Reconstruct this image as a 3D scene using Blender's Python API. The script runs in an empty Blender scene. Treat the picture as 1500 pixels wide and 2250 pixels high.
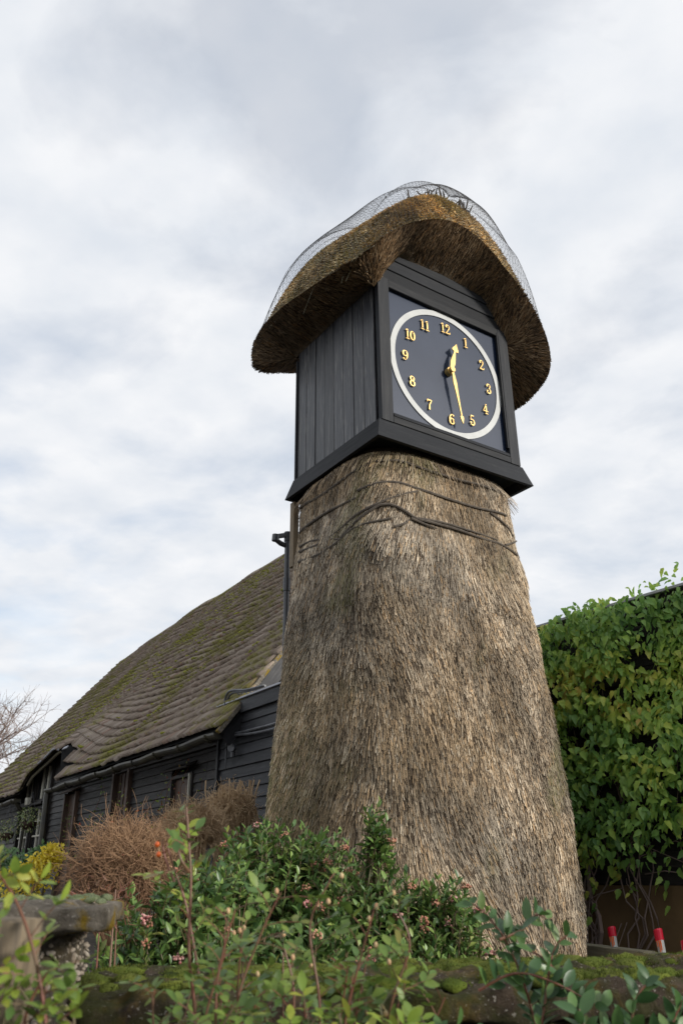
import bpy, math, random
import numpy as np
from mathutils import Vector, Matrix
random.seed(7); RNG = np.random.default_rng(7)
SC = bpy.context.scene
COL = SC.collection
rad = math.radians
# ------------------------------------------------------------------ camera, sky, sun, exposure
cam_data = bpy.data.cameras.new('camera'); cam = bpy.data.objects.new('camera', cam_data); COL.objects.link(cam)
cam.location = (0, 0, 1.6)
PITCH, ROLL = rad(24.07), rad(-0.5)
cam.matrix_world = Matrix.Translation((0, 0, 1.6)) @ Matrix.Rotation(rad(90) + PITCH, 4, 'X') @ Matrix.Rotation(ROLL, 4, 'Z')
cam_data.sensor_fit = 'VERTICAL'; cam_data.sensor_width = 24; cam_data.sensor_height = 36
cam_data.lens = 1763.9 / 2250 * 36
cam_data.clip_start = 0.05; cam_data.clip_end = 2000
cam_data.dof.use_dof = True; cam_data.dof.focus_distance = 6.2; cam_data.dof.aperture_fstop = 4.5
SC.camera = cam
SUN_AZ, SUN_EL = math.atan2(0.88, -0.47), rad(19)       # azimuth from +Y clockwise
sun_dir = Vector((math.sin(SUN_AZ) * math.cos(SUN_EL), math.cos(SUN_AZ) * math.cos(SUN_EL), math.sin(SUN_EL)))
W = bpy.data.worlds.new('World'); SC.world = W; W.use_nodes = True
wn, wl = W.node_tree.nodes, W.node_tree.links
wn.clear()
def N(t, **kw):
    n = wn.new(t)
    for k, v in kw.items(): setattr(n, k, v)
    return n
out = N('ShaderNodeOutputWorld'); bg = N('ShaderNodeBackground'); bg.inputs['Strength'].default_value = 0.1
sky = N('ShaderNodeTexSky', sky_type='NISHITA', sun_disc=False, sun_elevation=SUN_EL, sun_rotation=SUN_AZ)
tc = N('ShaderNodeTexCoord'); sep = N('ShaderNodeSeparateXYZ'); wl.new(tc.outputs['Generated'], sep.inputs[0])
add = N('ShaderNodeMath', operation='MAXIMUM'); add.inputs[1].default_value = 0.0; wl.new(sep.outputs['Z'], add.inputs[0])
add2 = N('ShaderNodeMath', operation='ADD'); add2.inputs[1].default_value = 0.22; wl.new(add.outputs[0], add2.inputs[0])
dx = N('ShaderNodeMath', operation='DIVIDE'); wl.new(sep.outputs['X'], dx.inputs[0]); wl.new(add2.outputs[0], dx.inputs[1])
dy = N('ShaderNodeMath', operation='DIVIDE'); wl.new(sep.outputs['Y'], dy.inputs[0]); wl.new(add2.outputs[0], dy.inputs[1])
cmb = N('ShaderNodeCombineXYZ'); wl.new(dx.outputs[0], cmb.inputs[0]); wl.new(dy.outputs[0], cmb.inputs[1])
mp = N('ShaderNodeMapping'); mp.inputs['Scale'].default_value = (1.0, 1.15, 1); mp.inputs['Rotation'].default_value = (0, 0, rad(28)); mp.inputs['Location'].default_value = (3.3, 1.7, 0)
wl.new(cmb.outputs[0], mp.inputs[0])
n1 = N('ShaderNodeTexNoise'); n1.inputs['Scale'].default_value = 2.9; n1.inputs['Detail'].default_value = 7; n1.inputs['Roughness'].default_value = 0.52; n1.inputs['Distortion'].default_value = 0.25
wl.new(mp.outputs[0], n1.inputs[0])
n2 = N('ShaderNodeTexNoise'); n2.inputs['Scale'].default_value = 6.0; n2.inputs['Detail'].default_value = 5; n2.inputs['Roughness'].default_value = 0.5
wl.new(mp.outputs[0], n2.inputs[0])
r1 = N('ShaderNodeValToRGB'); r1.color_ramp.elements[0].position = 0.36; r1.color_ramp.elements[0].color = (0.66, 0.66, 0.66, 1)
r1.color_ramp.elements[1].position = 0.53; r1.color_ramp.elements[1].color = (1, 1, 1, 1)
wl.new(n1.outputs['Fac'], r1.inputs[0])
r2 = N('ShaderNodeValToRGB'); r2.color_ramp.elements[0].position = 0.28; r2.color_ramp.elements[0].color = (4.05, 4.28, 4.62, 1)
r2.color_ramp.elements[1].position = 0.68; r2.color_ramp.elements[1].color = (5.0, 5.06, 5.18, 1)
wl.new(n2.outputs['Fac'], r2.inputs[0])
mx = N('ShaderNodeMix', data_type='RGBA'); wl.new(r1.outputs[0], mx.inputs['Factor']); wl.new(sky.outputs[0], mx.inputs['A']); wl.new(r2.outputs[0], mx.inputs['B'])
wl.new(mx.outputs['Result'], bg.inputs['Color']); wl.new(bg.outputs[0], out.inputs[0])
sl = bpy.data.lights.new('sun', 'SUN'); sl.energy = 1.9; sl.angle = rad(10); sl.color = (1, 0.95, 0.87)
so = bpy.data.objects.new('sun', sl); COL.objects.link(so); so.rotation_euler = (-sun_dir).to_track_quat('-Z', 'Y').to_euler(); so.location = (20, 0, 20)
SC.view_settings.view_transform = 'Standard'; SC.view_settings.look = 'None'; SC.view_settings.gamma = 1; SC.view_settings.exposure = 0.90
SC.render.engine = 'CYCLES'; SC.cycles.max_bounces = 6; SC.cycles.use_denoising = True

# ------------------------------------------------------------------ materials
def new_mat(name):
    m = bpy.data.materials.new(name); m.use_nodes = True
    nt = m.node_tree; nt.nodes.clear()
    o = nt.nodes.new('ShaderNodeOutputMaterial'); p = nt.nodes.new('ShaderNodeBsdfPrincipled')
    nt.links.new(p.outputs[0], o.inputs[0])
    return m, nt, p, o
def noise(nt, vec, scale, detail=4, rough=.55):
    n = nt.nodes.new('ShaderNodeTexNoise'); n.inputs['Scale'].default_value = scale; n.inputs['Detail'].default_value = detail; n.inputs['Roughness'].default_value = rough
    if vec is not None: nt.links.new(vec, n.inputs['Vector'])
    return n.outputs['Fac']
def ramp(nt, fac, stops):
    r = nt.nodes.new('ShaderNodeValToRGB'); cr = r.color_ramp
    while len(cr.elements) < len(stops): cr.elements.new(0.5)
    for e, (p, c) in zip(cr.elements, stops): e.position = p; e.color = (*c, 1) if len(c) == 3 else c
    nt.links.new(fac, r.inputs[0]); return r.outputs[0]
def mixc(nt, fac, a, b, mode='MIX'):
    m = nt.nodes.new('ShaderNodeMix'); m.data_type = 'RGBA'; m.blend_type = mode
    for s, v in (('Factor', fac), ('A', a), ('B', b)):
        if hasattr(v, 'is_output'): nt.links.new(v, m.inputs[s])
        elif s == 'Factor': m.inputs[s].default_value = v
        else: m.inputs[s].default_value = (*v, 1)
    return m.outputs['Result']
def bump(nt, p, h, strength=.4, dist=.01):
    b = nt.nodes.new('ShaderNodeBump'); b.inputs['Strength'].default_value = strength; b.inputs['Distance'].default_value = dist
    nt.links.new(h, b.inputs['Height']); nt.links.new(b.outputs[0], p.inputs['Normal'])
def objvec(nt):
    return nt.nodes.new('ShaderNodeNewGeometry').outputs['Position']
def attr(nt, name):
    a = nt.nodes.new('ShaderNodeAttribute'); a.attribute_name = name; return a
def mapped(nt, vec, scale):
    m = nt.nodes.new('ShaderNodeMapping'); m.inputs['Scale'].default_value = scale; nt.links.new(vec, m.inputs[0]); return m.outputs[0]
def math_(nt, op, a, b=None):
    m = nt.nodes.new('ShaderNodeMath'); m.operation = op
    for i, v in enumerate((a, b)):
        if v is None: continue
        if hasattr(v, 'is_output'): nt.links.new(v, m.inputs[i])
        else: m.inputs[i].default_value = v
    return m.outputs[0]
def rnd(nt):
    g = nt.nodes.new('ShaderNodeNewGeometry').outputs['Random Per Island']; o = nt.nodes.new('ShaderNodeObjectInfo').outputs['Random']
    return math_(nt, 'FRACT', math_(nt, 'ADD', g, o))
def plain(name, c, rough=.6, spec=.5, metal=0, c2=None, scale=8, bmp=0):
    m, nt, p, o = new_mat(name)
    p.inputs['Roughness'].default_value = rough; p.inputs['Metallic'].default_value = metal; p.inputs['Specular IOR Level'].default_value = spec
    if c2 is None: p.inputs['Base Color'].default_value = (*c, 1)
    else:
        f = noise(nt, objvec(nt), scale, 5); nt.links.new(ramp(nt, f, [(.35, c), (.65, c2)]), p.inputs['Base Color'])
    if bmp: bump(nt, p, noise(nt, objvec(nt), scale * 4, 4), bmp, .01)
    return m
def wood(name, c, c2, rough=.5, wear=None, spec=.5, bmp=.35, shade=.5):
    """grain runs along the first component of the 'gr' attribute"""
    m, nt, p, o = new_mat(name)
    g = attr(nt, 'gr').outputs['Vector']
    f = noise(nt, mapped(nt, g, (2.2, 34, 34)), 1.6, 6, .6)
    col = ramp(nt, f, [(.3, c), (.7, c2)])
    f3 = noise(nt, mapped(nt, g, (1.2, 3, 3)), 1.0, 3)
    col = mixc(nt, ramp(nt, f3, [(.3, (0, 0, 0)), (.7, (shade, shade, shade))]), col, c2)
    if wear:
        f2 = noise(nt, mapped(nt, g, (1.6, 22, 22)), 2.0, 7, .7)
        col = mixc(nt, ramp(nt, f2, [(.52, (0, 0, 0)), (.72, (.85, .85, .85))]), col, wear)
    tone = nt.nodes.new('ShaderNodeObjectInfo').outputs['Random']; col = mixc(nt, 1.0, col, ramp(nt, tone, [(0, (.62, .62, .62)), (1, (1.35, 1.35, 1.35))]), 'MULTIPLY')
    nt.links.new(col, p.inputs['Base Color'])
    p.inputs['Specular IOR Level'].default_value = spec
    nt.links.new(ramp(nt, f, [(.2, (rough - .12,) * 3), (.8, (rough + .15,) * 3)]), p.inputs['Roughness'])
    bump(nt, p, f, bmp, .004)
    return m
def straw_mat(name, rough=.75):
    m, nt, p, o = new_mat(name)
    nt.links.new(attr(nt, 'col').outputs['Color'], p.inputs['Base Color']); p.inputs['Roughness'].default_value = rough; p.inputs['Specular IOR Level'].default_value = .25
    return m
def leaf_mat(name, stops, rough=.42, trans=.22, spec=.45, clump=0, cscale=1.0):
    m, nt, p, o = new_mat(name)
    fac = rnd(nt)
    if clump: fac = math_(nt, 'ADD', math_(nt, 'MULTIPLY', fac, 1 - clump), math_(nt, 'MULTIPLY', ramp(nt, noise(nt, objvec(nt), cscale, 2), [(.36, (0, 0, 0)), (.64, (1, 1, 1))]), clump))
    c = ramp(nt, fac, stops)
    f = noise(nt, objvec(nt), 60, 3); c = mixc(nt, .22, c, ramp(nt, f, [(.3, (.25, .25, .25)), (.7, (1.0, 1.0, 1.0))]), 'MULTIPLY')
    nt.links.new(c, p.inputs['Base Color']); p.inputs['Roughness'].default_value = rough; p.inputs['Specular IOR Level'].default_value = spec
    t = nt.nodes.new('ShaderNodeBsdfTranslucent'); nt.links.new(c, t.inputs[0])
    mxs = nt.nodes.new('ShaderNodeMixShader'); mxs.inputs[0].default_value = trans
    nt.links.new(p.outputs[0], mxs.inputs[1]); nt.links.new(t.outputs[0], mxs.inputs[2]); nt.links.new(mxs.outputs[0], o.inputs[0])
    return m
M = {}
M['black_plank'] = wood('black_plank', (.012, .0125, .015), (.036, .037, .042), .34, wear=(.20, .19, .175), bmp=.8)
M['frame_paint'] = wood('frame_paint', (.010, .011, .013), (.021, .0225, .026), .58, wear=(.042, .042, .043), bmp=.4, spec=.18)
M['barn_board'] = wood('barn_board', (.010, .009, .009), (.030, .026, .024), .55, wear=(.07, .058, .05), bmp=.5, spec=.22)
M['lean_board'] = wood('lean_board', (.012, .012, .014), (.034, .035, .039), .52, wear=(.07, .07, .075), bmp=.4, spec=.25)
M['brown_wood'] = wood('brown_wood', (.045, .026, .018), (.10, .06, .04), .6, bmp=.4)
M['grey_wood'] = wood('grey_wood', (.17, .15, .095), (.36, .325, .235), .75, wear=(.09, .10, .05), bmp=.6)
M['post_wood'] = wood('post_wood', (.10, .075, .045), (.26, .20, .13), .75, wear=(.05, .04, .03), bmp=.6)
M['navy'] = plain('navy', (.013, .024, .052), .42, .25, c2=(.019, .031, .062), scale=2.5)
M['white_paint'] = plain('white_paint', (.50, .51, .50), .5, c2=(.43, .44, .43), scale=9)
M['gold'] = plain('gold', (.62, .43, .16), .42, metal=.55, c2=(.50, .33, .11), scale=14)
M['screw'] = plain('screw', (.05, .04, .03), .5)
M['straw'] = straw_mat('straw')
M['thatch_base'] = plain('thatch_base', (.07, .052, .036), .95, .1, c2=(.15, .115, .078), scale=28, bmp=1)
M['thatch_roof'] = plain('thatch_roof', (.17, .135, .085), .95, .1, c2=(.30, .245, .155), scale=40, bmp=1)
M['rod'] = plain('rod', (.06, .048, .038), .85, c2=(.11, .09, .07), scale=30)
M['wire'] = plain('wire', (.05, .052, .06), .6)
M['pvc'] = plain('pvc', (.045, .047, .054), .32, c2=(.07, .072, .08), scale=12)
M['gutter'] = plain('gutter', (.018, .017, .015), .38, c2=(.05, .045, .026), scale=5)
M['cable'] = plain('cable', (.10, .105, .115), .45, c2=(.05, .05, .055), scale=9)
M['lead'] = plain('lead', (.42, .43, .47), .5, c2=(.33, .34, .37), scale=6)
M['glass'] = plain('glass', (.02, .023, .026), .06, .8)
M['cream_paint'] = plain('cream_paint', (.62, .60, .50), .6, c2=(.45, .43, .36), scale=10)
M['dark_inside'] = plain('dark_inside', (.006, .006, .006), .9)
M['ochre'] = plain('ochre', (.155, .095, .040), .9, c2=(.115, .07, .03), scale=3, bmp=.3)
M['red_paint'] = plain('red_paint', (.62, .008, .035), .28, c2=(.5, .006, .03), scale=30)
M['orange_paint'] = plain('orange_paint', (.75, .14, .02), .35)
M['soil'] = plain('soil', (.035, .026, .018), .95, c2=(.075, .058, .04), scale=9, bmp=.8)
M['tarmac'] = plain('tarmac', (.05, .05, .05), .9, c2=(.065, .064, .06), scale=40, bmp=.4)
M['stem_green'] = plain('stem_green', (.09, .10, .04), .6, c2=(.12, .07, .035), scale=20)
M['stem_red'] = plain('stem_red', (.17, .05, .03), .5, c2=(.13, .075, .035), scale=14)
M['twig'] = plain('twig', (.36, .245, .14), .85, c2=(.56, .41, .25), scale=5)
M['twig_red'] = plain('twig_red', (.20, .11, .06), .85, c2=(.38, .24, .135), scale=3)
M['bark'] = plain('bark', (.16, .115, .095), .9, c2=(.24, .18, .155), scale=1.5)
M['bud'] = plain('bud', (.36, .12, .08), .6, c2=(.46, .26, .16), scale=40)
M['bud_pale'] = plain('bud_pale', (.62, .40, .36), .55, c2=(.40, .10, .09), scale=60)
M['hip'] = plain('hip', (.72, .13, .02), .35)
M['rosebud'] = plain('rosebud', (.55, .42, .22), .6, c2=(.5, .26, .14), scale=50)
M['viburnum'] = leaf_mat('viburnum', [(0, (.055, .115, .035)), (.35, (.10, .185, .048)), (.72, (.17, .275, .065)), (.92, (.26, .37, .095)), (1, (.26, .27, .07))], .38, .18)
M['creeper'] = leaf_mat('creeper', [(0, (.11, .24, .07)), (.30, (.20, .38, .09)), (.58, (.33, .52, .10)), (.78, (.50, .62, .11)), (.92, (.66, .62, .12)), (1, (.60, .40, .11))], .42, .35, .45, .5, 1.6)
M['creeper_deep'] = leaf_mat('creeper_deep', [(0, (.04, .09, .026)), (.5, (.075, .135, .032)), (1, (.12, .16, .04))], .5, .25)
M['rose_leaf'] = leaf_mat('rose_leaf', [(0, (.08, .15, .038)), (.45, (.14, .225, .045)), (.88, (.20, .28, .055)), (.98, (.24, .24, .07)), (1, (.20, .10, .06))], .45, .28)
M['rose_lime'] = leaf_mat('rose_lime', [(0, (.16, .25, .035)), (.6, (.26, .36, .05)), (1, (.42, .42, .07))], .45, .32)
M['vine_leaf'] = leaf_mat('vine_leaf', [(0, (.035, .085, .030)), (.5, (.058, .125, .040)), (.9, (.10, .19, .05)), (1, (.15, .20, .06))], .38, .2)
M['yellow_leaf'] = leaf_mat('yellow_leaf', [(0, (.62, .48, .025)), (.6, (.80, .63, .04)), (1, (.85, .72, .09))], .5, .25)
M['green_leaf'] = leaf_mat('green_leaf', [(0, (.055, .12, .045)), (.6, (.085, .17, .06)), (1, (.13, .22, .08))], .5, .25)
M['basket_leaf'] = leaf_mat('basket_leaf', [(0, (.16, .24, .08)), (.6, (.30, .38, .14)), (.85, (.45, .48, .26)), (1, (.55, .45, .2))], .6, .25)
M['autumn_leaf'] = leaf_mat('autumn_leaf', [(0, (.25, .035, .015)), (.4, (.33, .09, .025)), (.7, (.20, .20, .04)), (1, (.34, .30, .05))], .5, .25)
def stone_mat(name, lichen=.5, moss=0, base=((.10, .085, .065), (.26, .23, .185)), scale=18, speck=True):
    m, nt, p, o = new_mat(name); v = objvec(nt)
    c = ramp(nt, noise(nt, v, scale, 7, .65), [(.3, base[0]), (.7, base[1])])
    if speck: c = mixc(nt, ramp(nt, noise(nt, v, 95, 2), [(.64, (0, 0, 0)), (.70, (.8, .8, .8))]), c, (.50, .46, .40))
    c = mixc(nt, ramp(nt, noise(nt, v, 7, 5, .6), [(.52, (0, 0, 0)), (.60, (lichen,) * 3)]), c, (.30, .20, .022))
    if moss: c = mixc(nt, ramp(nt, noise(nt, v, 9, 5, .6), [(.40, (0, 0, 0)), (.58, (moss,) * 3)]), c, (.055, .065, .014))
    nt.links.new(c, p.inputs['Base Color']); p.inputs['Roughness'].default_value = .92; p.inputs['Specular IOR Level'].default_value = .2
    bump(nt, p, noise(nt, v, scale * 2.2, 7, .75), 1.0, .03)
    return m
M['cap_stone'] = stone_mat('cap_stone', .95, 0, ((.10, .085, .065), (.33, .29, .235)), 30)
M['pebble_dash'] = stone_mat('pebble_dash', .15, 0, ((.085, .07, .055), (.20, .175, .14)), 40)
M['pebble'] = plain('pebble', (.16, .125, .09), .8, c2=(.33, .29, .24), scale=22)
M['coping_stone'] = stone_mat('coping_stone', .35, .75, ((.028, .021, .014), (.12, .088, .062)), 26)
M['wall_stone'] = stone_mat('wall_stone', .25, .5, ((.030, .024, .018), (.085, .068, .048)), 14)
M['mortar'] = plain('mortar', (.05, .043, .034), .95, c2=(.09, .08, .065), scale=20)
def moss_mat():
    m, nt, p, o = new_mat('moss')
    c = ramp(nt, noise(nt, objvec(nt), 13, 5), [(.28, (.028, .042, .010)), (.5, (.075, .105, .016)), (.72, (.15, .175, .028))])
    c = mixc(nt, math_(nt, 'MULTIPLY', rnd(nt), .5), c, (.13, .13, .035))
    nt.links.new(c, p.inputs['Base Color']); p.inputs['Roughness'].default_value = .95; p.inputs['Specular IOR Level'].default_value = .1
    bump(nt, p, noise(nt, objvec(nt), 170, 3), .8, .006); return m
M['moss'] = moss_mat()
M['moss_roof'] = plain('moss_roof', (.14, .15, .025), .95, .1, c2=(.30, .29, .055), scale=5, bmp=.6)
M['moss_grey'] = plain('moss_grey', (.10, .125, .06), .95, .1, c2=(.19, .215, .125), scale=60, bmp=.8)
def tile_mat():
    m, nt, p, o = new_mat('roof_tile'); v = objvec(nt)
    c = ramp(nt, rnd(nt), [(0, (.24, .185, .145)), (.5, (.32, .255, .205)), (.85, (.40, .33, .275)), (1, (.28, .175, .13))])
    c = mixc(nt, ramp(nt, noise(nt, v, 26, 5, .7), [(.35, (0, 0, 0)), (.75, (.45, .45, .45))]), c, (.31, .275, .235))
    c = mixc(nt, ramp(nt, noise(nt, v, 75, 2), [(.68, (0, 0, 0)), (.74, (.8, .8, .8))]), c, (.55, .52, .45))
    f = math_(nt, 'ADD', math_(nt, 'MULTIPLY', noise(nt, v, .55, 3), .7), math_(nt, 'MULTIPLY', noise(nt, v, 7, 5, .7), .55))
    c = mixc(nt, ramp(nt, f, [(.62, (0, 0, 0)), (.72, (.75, .75, .75))]), c, (.21, .205, .035))
    nt.links.new(c, p.inputs['Base Color']); p.inputs['Roughness'].default_value = .9; p.inputs['Specular IOR Level'].default_value = .2
    bump(nt, p, noise(nt, v, 60, 4), .5, .01); return m
M['tile'] = tile_mat()

# ------------------------------------------------------------------ mesh helpers
ROOT = {}
def root(name, loc, label, cat, group=None):
    o = bpy.data.objects.new(name, None); COL.objects.link(o); o.location = loc; o.empty_display_size = .1
    o['label'] = label; o['category'] = cat
    o['kind'] = 'thing'
    if group: o['group'] = group
    ROOT[o.name] = Vector(loc); return o
def base_of(parent):
    while parent is not None:
        if parent.name in ROOT: return np.array(ROOT[parent.name])
        parent = parent.parent
    return np.zeros(3)
def tag(o, label=None, cat=None, group=None, kind=None):
    for k, v in (('label', label), ('category', cat), ('group', group), ('kind', kind)):
        if v: o[k] = v
    return o
def mesh_np(name, V, F, mat, gr=None, col=None, mi=None, smooth=False):
    me = bpy.data.meshes.new(name); V = np.asarray(V, np.float32)
    if isinstance(F, np.ndarray):
        k = F.shape[1]; me.vertices.add(len(V)); me.vertices.foreach_set('co', V.ravel())
        me.loops.add(F.size); me.loops.foreach_set('vertex_index', F.astype(np.int32).ravel())
        me.polygons.add(len(F)); me.polygons.foreach_set('loop_start', np.arange(0, F.size, k, dtype=np.int32))
        me.update(calc_edges=True)
    else:
        me.from_pydata(V.tolist(), [], F)
    for mm in (mat if isinstance(mat, (list, tuple)) else [mat]): me.materials.append(M[mm])
    if gr is not None:
        a = me.attributes.new('gr', 'FLOAT_VECTOR', 'POINT'); a.data.foreach_set('vector', np.asarray(gr, np.float32).ravel())
    if col is not None:
        a = me.attributes.new('col', 'FLOAT_COLOR', 'POINT'); c = np.ones((len(V), 4), np.float32); c[:, :3] = col; a.data.foreach_set('color', c.ravel())
    if mi is not None: me.polygons.foreach_set('material_index', np.asarray(mi, np.int32))
    if smooth: me.polygons.foreach_set('use_smooth', np.ones(len(me.polygons), bool))
    return me
def obj_np(name, V, F, mat, parent=None, **kw):
    b = base_of(parent); me = mesh_np(name, np.asarray(V) - b, F, mat, **kw)
    o = bpy.data.objects.new(name, me); COL.objects.link(o); o.parent = parent
    return o
class MB:
    def __init__(s): s.v = []; s.f = []; s.g = []; s.m = []
    def add(s, V, F, gr=None, mi=0):
        k = len(s.v); s.v += [tuple(map(float, p)) for p in V]; s.f += [tuple(i + k for i in q) for q in F]
        s.g += [tuple(p) for p in (gr if gr is not None else V)]; s.m += [mi] * len(F); return s
    def box(s, c, ax, hs, mi=0, taper=1.0):
        """ax three unit vectors, the first is the grain; hs half sizes; small chamfer along the long edges"""
        c = np.array(c, float); ax = np.array(ax, float); hs = np.array(hs, float)
        ch = min(.004, hs[1] * .3, hs[2] * .3); pr = []
        for (y, z) in ((-1, -1), (1, -1), (1, 1), (-1, 1)):
            yy, zz = hs[1] * y, hs[2] * z
            a, b = (yy - ch * y, zz), (yy, zz - ch * z)
            pr += [a, b] if y * z < 0 else [b, a]
        V, G = [], []; off = np.array([random.random() * 20, random.random() * 20, random.random() * 20])
        for x in (-hs[0], hs[0]):
            for (y, z) in pr:
                V.append(c + ax[0] * x + ax[1] * y + ax[2] * z); G.append(np.array([x, y, z]) + off)
        F = [tuple(range(7, -1, -1)), tuple(range(8, 16))] + [(i, (i + 1) % 8, 8 + (i + 1) % 8, 8 + i) for i in range(8)]
        if np.dot(np.cross(ax[0], ax[1]), ax[2]) < 0: F = [q[::-1] for q in F]
        return s.add(V, F, G, mi)
    def tube(s, pts, r, n=6, mi=0, cap=True):
        P = [np.array(p, float) for p in pts]; rr = r if hasattr(r, '__len__') else [r] * len(P); V = []
        t0 = P[1] - P[0]; ref = np.array([0, 0, 1.]) if abs(t0[2]) < .9 * np.linalg.norm(t0) else np.array([1., 0, 0])
        for i, p in enumerate(P):
            t = P[min(i + 1, len(P) - 1)] - P[max(i - 1, 0)]; t = t / (np.linalg.norm(t) + 1e-9)
            a = np.cross(t, ref); a /= np.linalg.norm(a) + 1e-9; b = np.cross(t, a); ref = -b if False else ref
            for k in range(n):
                w = 2 * math.pi * k / n; V.append(p + rr[i] * (a * math.cos(w) + b * math.sin(w)))
        F = [(i * n + k, i * n + (k + 1) % n, (i + 1) * n + (k + 1) % n, (i + 1) * n + k) for i in range(len(P) - 1) for k in range(n)]
        if cap: F += [tuple(range(n))[::-1], tuple(range((len(P) - 1) * n, len(P) * n))]
        return s.add(V, F, None, mi)
    def prism(s, poly, o, ux, uy, un, t0, t1, mi=0):
        """polygon poly (x, y) in the frame o, ux, uy, from depth t0 to t1 along un"""
        o, ux, uy, un = (np.array(q, float) for q in (o, ux, uy, un)); n = len(poly)
        V = [o + ux * x + uy * y + un * t for t in (t0, t1) for x, y in poly]
        F = [tuple(range(n))[::-1], tuple(range(n, 2 * n))] + [(i, (i + 1) % n, n + (i + 1) % n, n + i) for i in range(n)]
        return s.add(V, F, None, mi)
    def build(s, name, mat, parent=None, smooth=False):
        return obj_np(name, np.array(s.v), s.f, mat, parent, gr=np.array(s.g), mi=s.m, smooth=smooth)
def B(name, c, ax, hs, mat, parent=None): return MB().box(c, ax, hs).build(name, mat, parent)
def fbm(P, f=1.0, seed=0, octv=3):
    r = np.random.default_rng(seed); o = np.zeros(len(P)); a = 1.0
    for k in range(octv):
        for j in range(5):
            d = r.normal(size=3); d /= np.linalg.norm(d); o += a * np.sin(P @ d * f * (1 + .5 * r.random()) * 2 * math.pi + r.random() * 7) / 2.2
        f *= 2.0; a *= .55
    return o
def unit(v): return v / (np.linalg.norm(v, axis=-1, keepdims=True) + 1e-9)
def straws(P, D, Nn, L, Wd, lift, col):
    """folded ribbons: from P along D for L, tips lifted along Nn"""
    S = unit(np.cross(D, Nn)); n = len(P); L = L[:, None]; Wd = Wd[:, None] / 2; lift = lift[:, None]
    b, t = P - Nn * .006, P + D * L + Nn * lift
    V = np.stack([b - S * Wd, b + Nn * Wd * .8, b + S * Wd, t - S * Wd * .8, t + Nn * Wd * .8, t + S * Wd * .8], 1).reshape(-1, 3)
    k = np.arange(n)[:, None] * 6
    F = np.concatenate([k + np.array([[0, 3, 4, 1]]), k + np.array([[1, 4, 5, 2]])], 0)
    return V, F, np.repeat(col, 6, 0)
def leaf_tpl(w=.4, fold=.12, droop=.15, n=4, kind='ell', tooth=0):
    V, F = [], []
    for i in range(n + 1):
        y = i / n; z = -droop * y * y
        if kind == 'ell': h = math.sin(math.pi * min(1, max(0, y * .98 + .01))) ** .75
        else: h = (math.sin(math.pi * y ** .62)) ** .85 if 0 < y < 1 else 0
        h *= w / 2
        if tooth and 0 < i < n: h *= 1 + tooth * (1 if i % 2 else -1)
        V += [(-h, y - .03 * h, z + fold * h * 2), (0, y, z), (h, y - .03 * h, z + fold * h * 2)]
    for i in range(n):
        a, b = 3 * i, 3 * i + 3
        F += [(a, a + 1, b + 1, b), (a + 1, a + 2, b + 2, b + 1)]
    return np.array(V, float), np.array(F)
def frames(ax, nr):
    ax = unit(ax); x = unit(np.cross(ax, nr)); z = np.cross(x, ax)
    return np.stack([x, ax, z], 2)                      # columns
def inst(tpl, R, P, S):
    V0, F0 = tpl; V = np.einsum('nij,kj->nki', R, V0) * S[:, None, None] + P[:, None, :]
    F = F0[None] + (np.arange(len(P)) * len(V0))[:, None, None]
    return V.reshape(-1, 3), F.reshape(-1, F0.shape[1])
EYE = np.array([0, 0, 1.6])
def in_view(P, m=0.0):
    q = P - EYE; c, s = math.cos(PITCH), math.sin(PITCH)
    fw = q[:, 1] * c + q[:, 2] * s; up = -q[:, 1] * s + q[:, 2] * c
    return (fw > .1) & (abs(q[:, 0] / fw) < .4252 - m) & (abs(up / fw) < .6378 - m)
def leaves(parent, tpl, R, P, S, mat, nmax=300, outer=None, name='leaf', mass='foliage', smooth=True):
    """the nmax leaves that show largest as single objects, the others joined as one part"""
    d2 = ((P - EYE) ** 2).sum(1); vis = in_view(P)
    face = np.abs(np.einsum('ni,ni->n', R[:, :, 2], unit(P - EYE))) + .25
    sc = S ** 2 * face / d2 * np.where(vis, 1, 1e-4)
    if outer is not None: sc = sc * outer
    order = np.argsort(-sc); pick, rest = order[:nmax], order[nmax:]
    pick = pick[vis[pick]]; rest = np.setdiff1d(np.arange(len(P)), pick)
    b = base_of(parent); me = mesh_np(name, tpl[0], tpl[1], mat, smooth=smooth)
    for i in pick:
        o = bpy.data.objects.new(name, me); COL.objects.link(o); o.parent = parent
        mt = Matrix([list(R[i][r] * S[i]) + [float(P[i][r] - b[r])] for r in range(3)] + [[0, 0, 0, 1]]); o.matrix_local = mt
    if len(rest):
        V, F = inst(tpl, R[rest], P[rest], S[rest]); o = obj_np(mass, V, F, mat, parent, smooth=smooth); o['kind'] = 'stuff'
X_, Y_, Z_ = np.eye(3)
# ------------------------------------------------------------------ ground
def sheet(name, x0, x1, y0, y1, z, mat, nx=2, ny=2, amp=0.0, f=.3):
    xs, ys = np.meshgrid(np.linspace(x0, x1, nx), np.linspace(y0, y1, ny)); V = np.stack([xs.ravel(), ys.ravel(), np.full(xs.size, z)], 1)
    if amp: V[:, 2] += amp * fbm(V * np.array([1, 1, 0]), f, 3)
    i = np.arange(nx * ny).reshape(ny, nx); F = np.stack([i[:-1, :-1].ravel(), i[:-1, 1:].ravel(), i[1:, 1:].ravel(), i[1:, :-1].ravel()], 1)
    return tag(obj_np(name, V, F, mat, smooth=True), kind='structure')
sheet('ground', -400, 400, -400, 400, 0, 'tarmac')
sheet('garden_bed', -24, 9, 2.75, 60, .82, 'soil', 60, 90, .05, .35)

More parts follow.
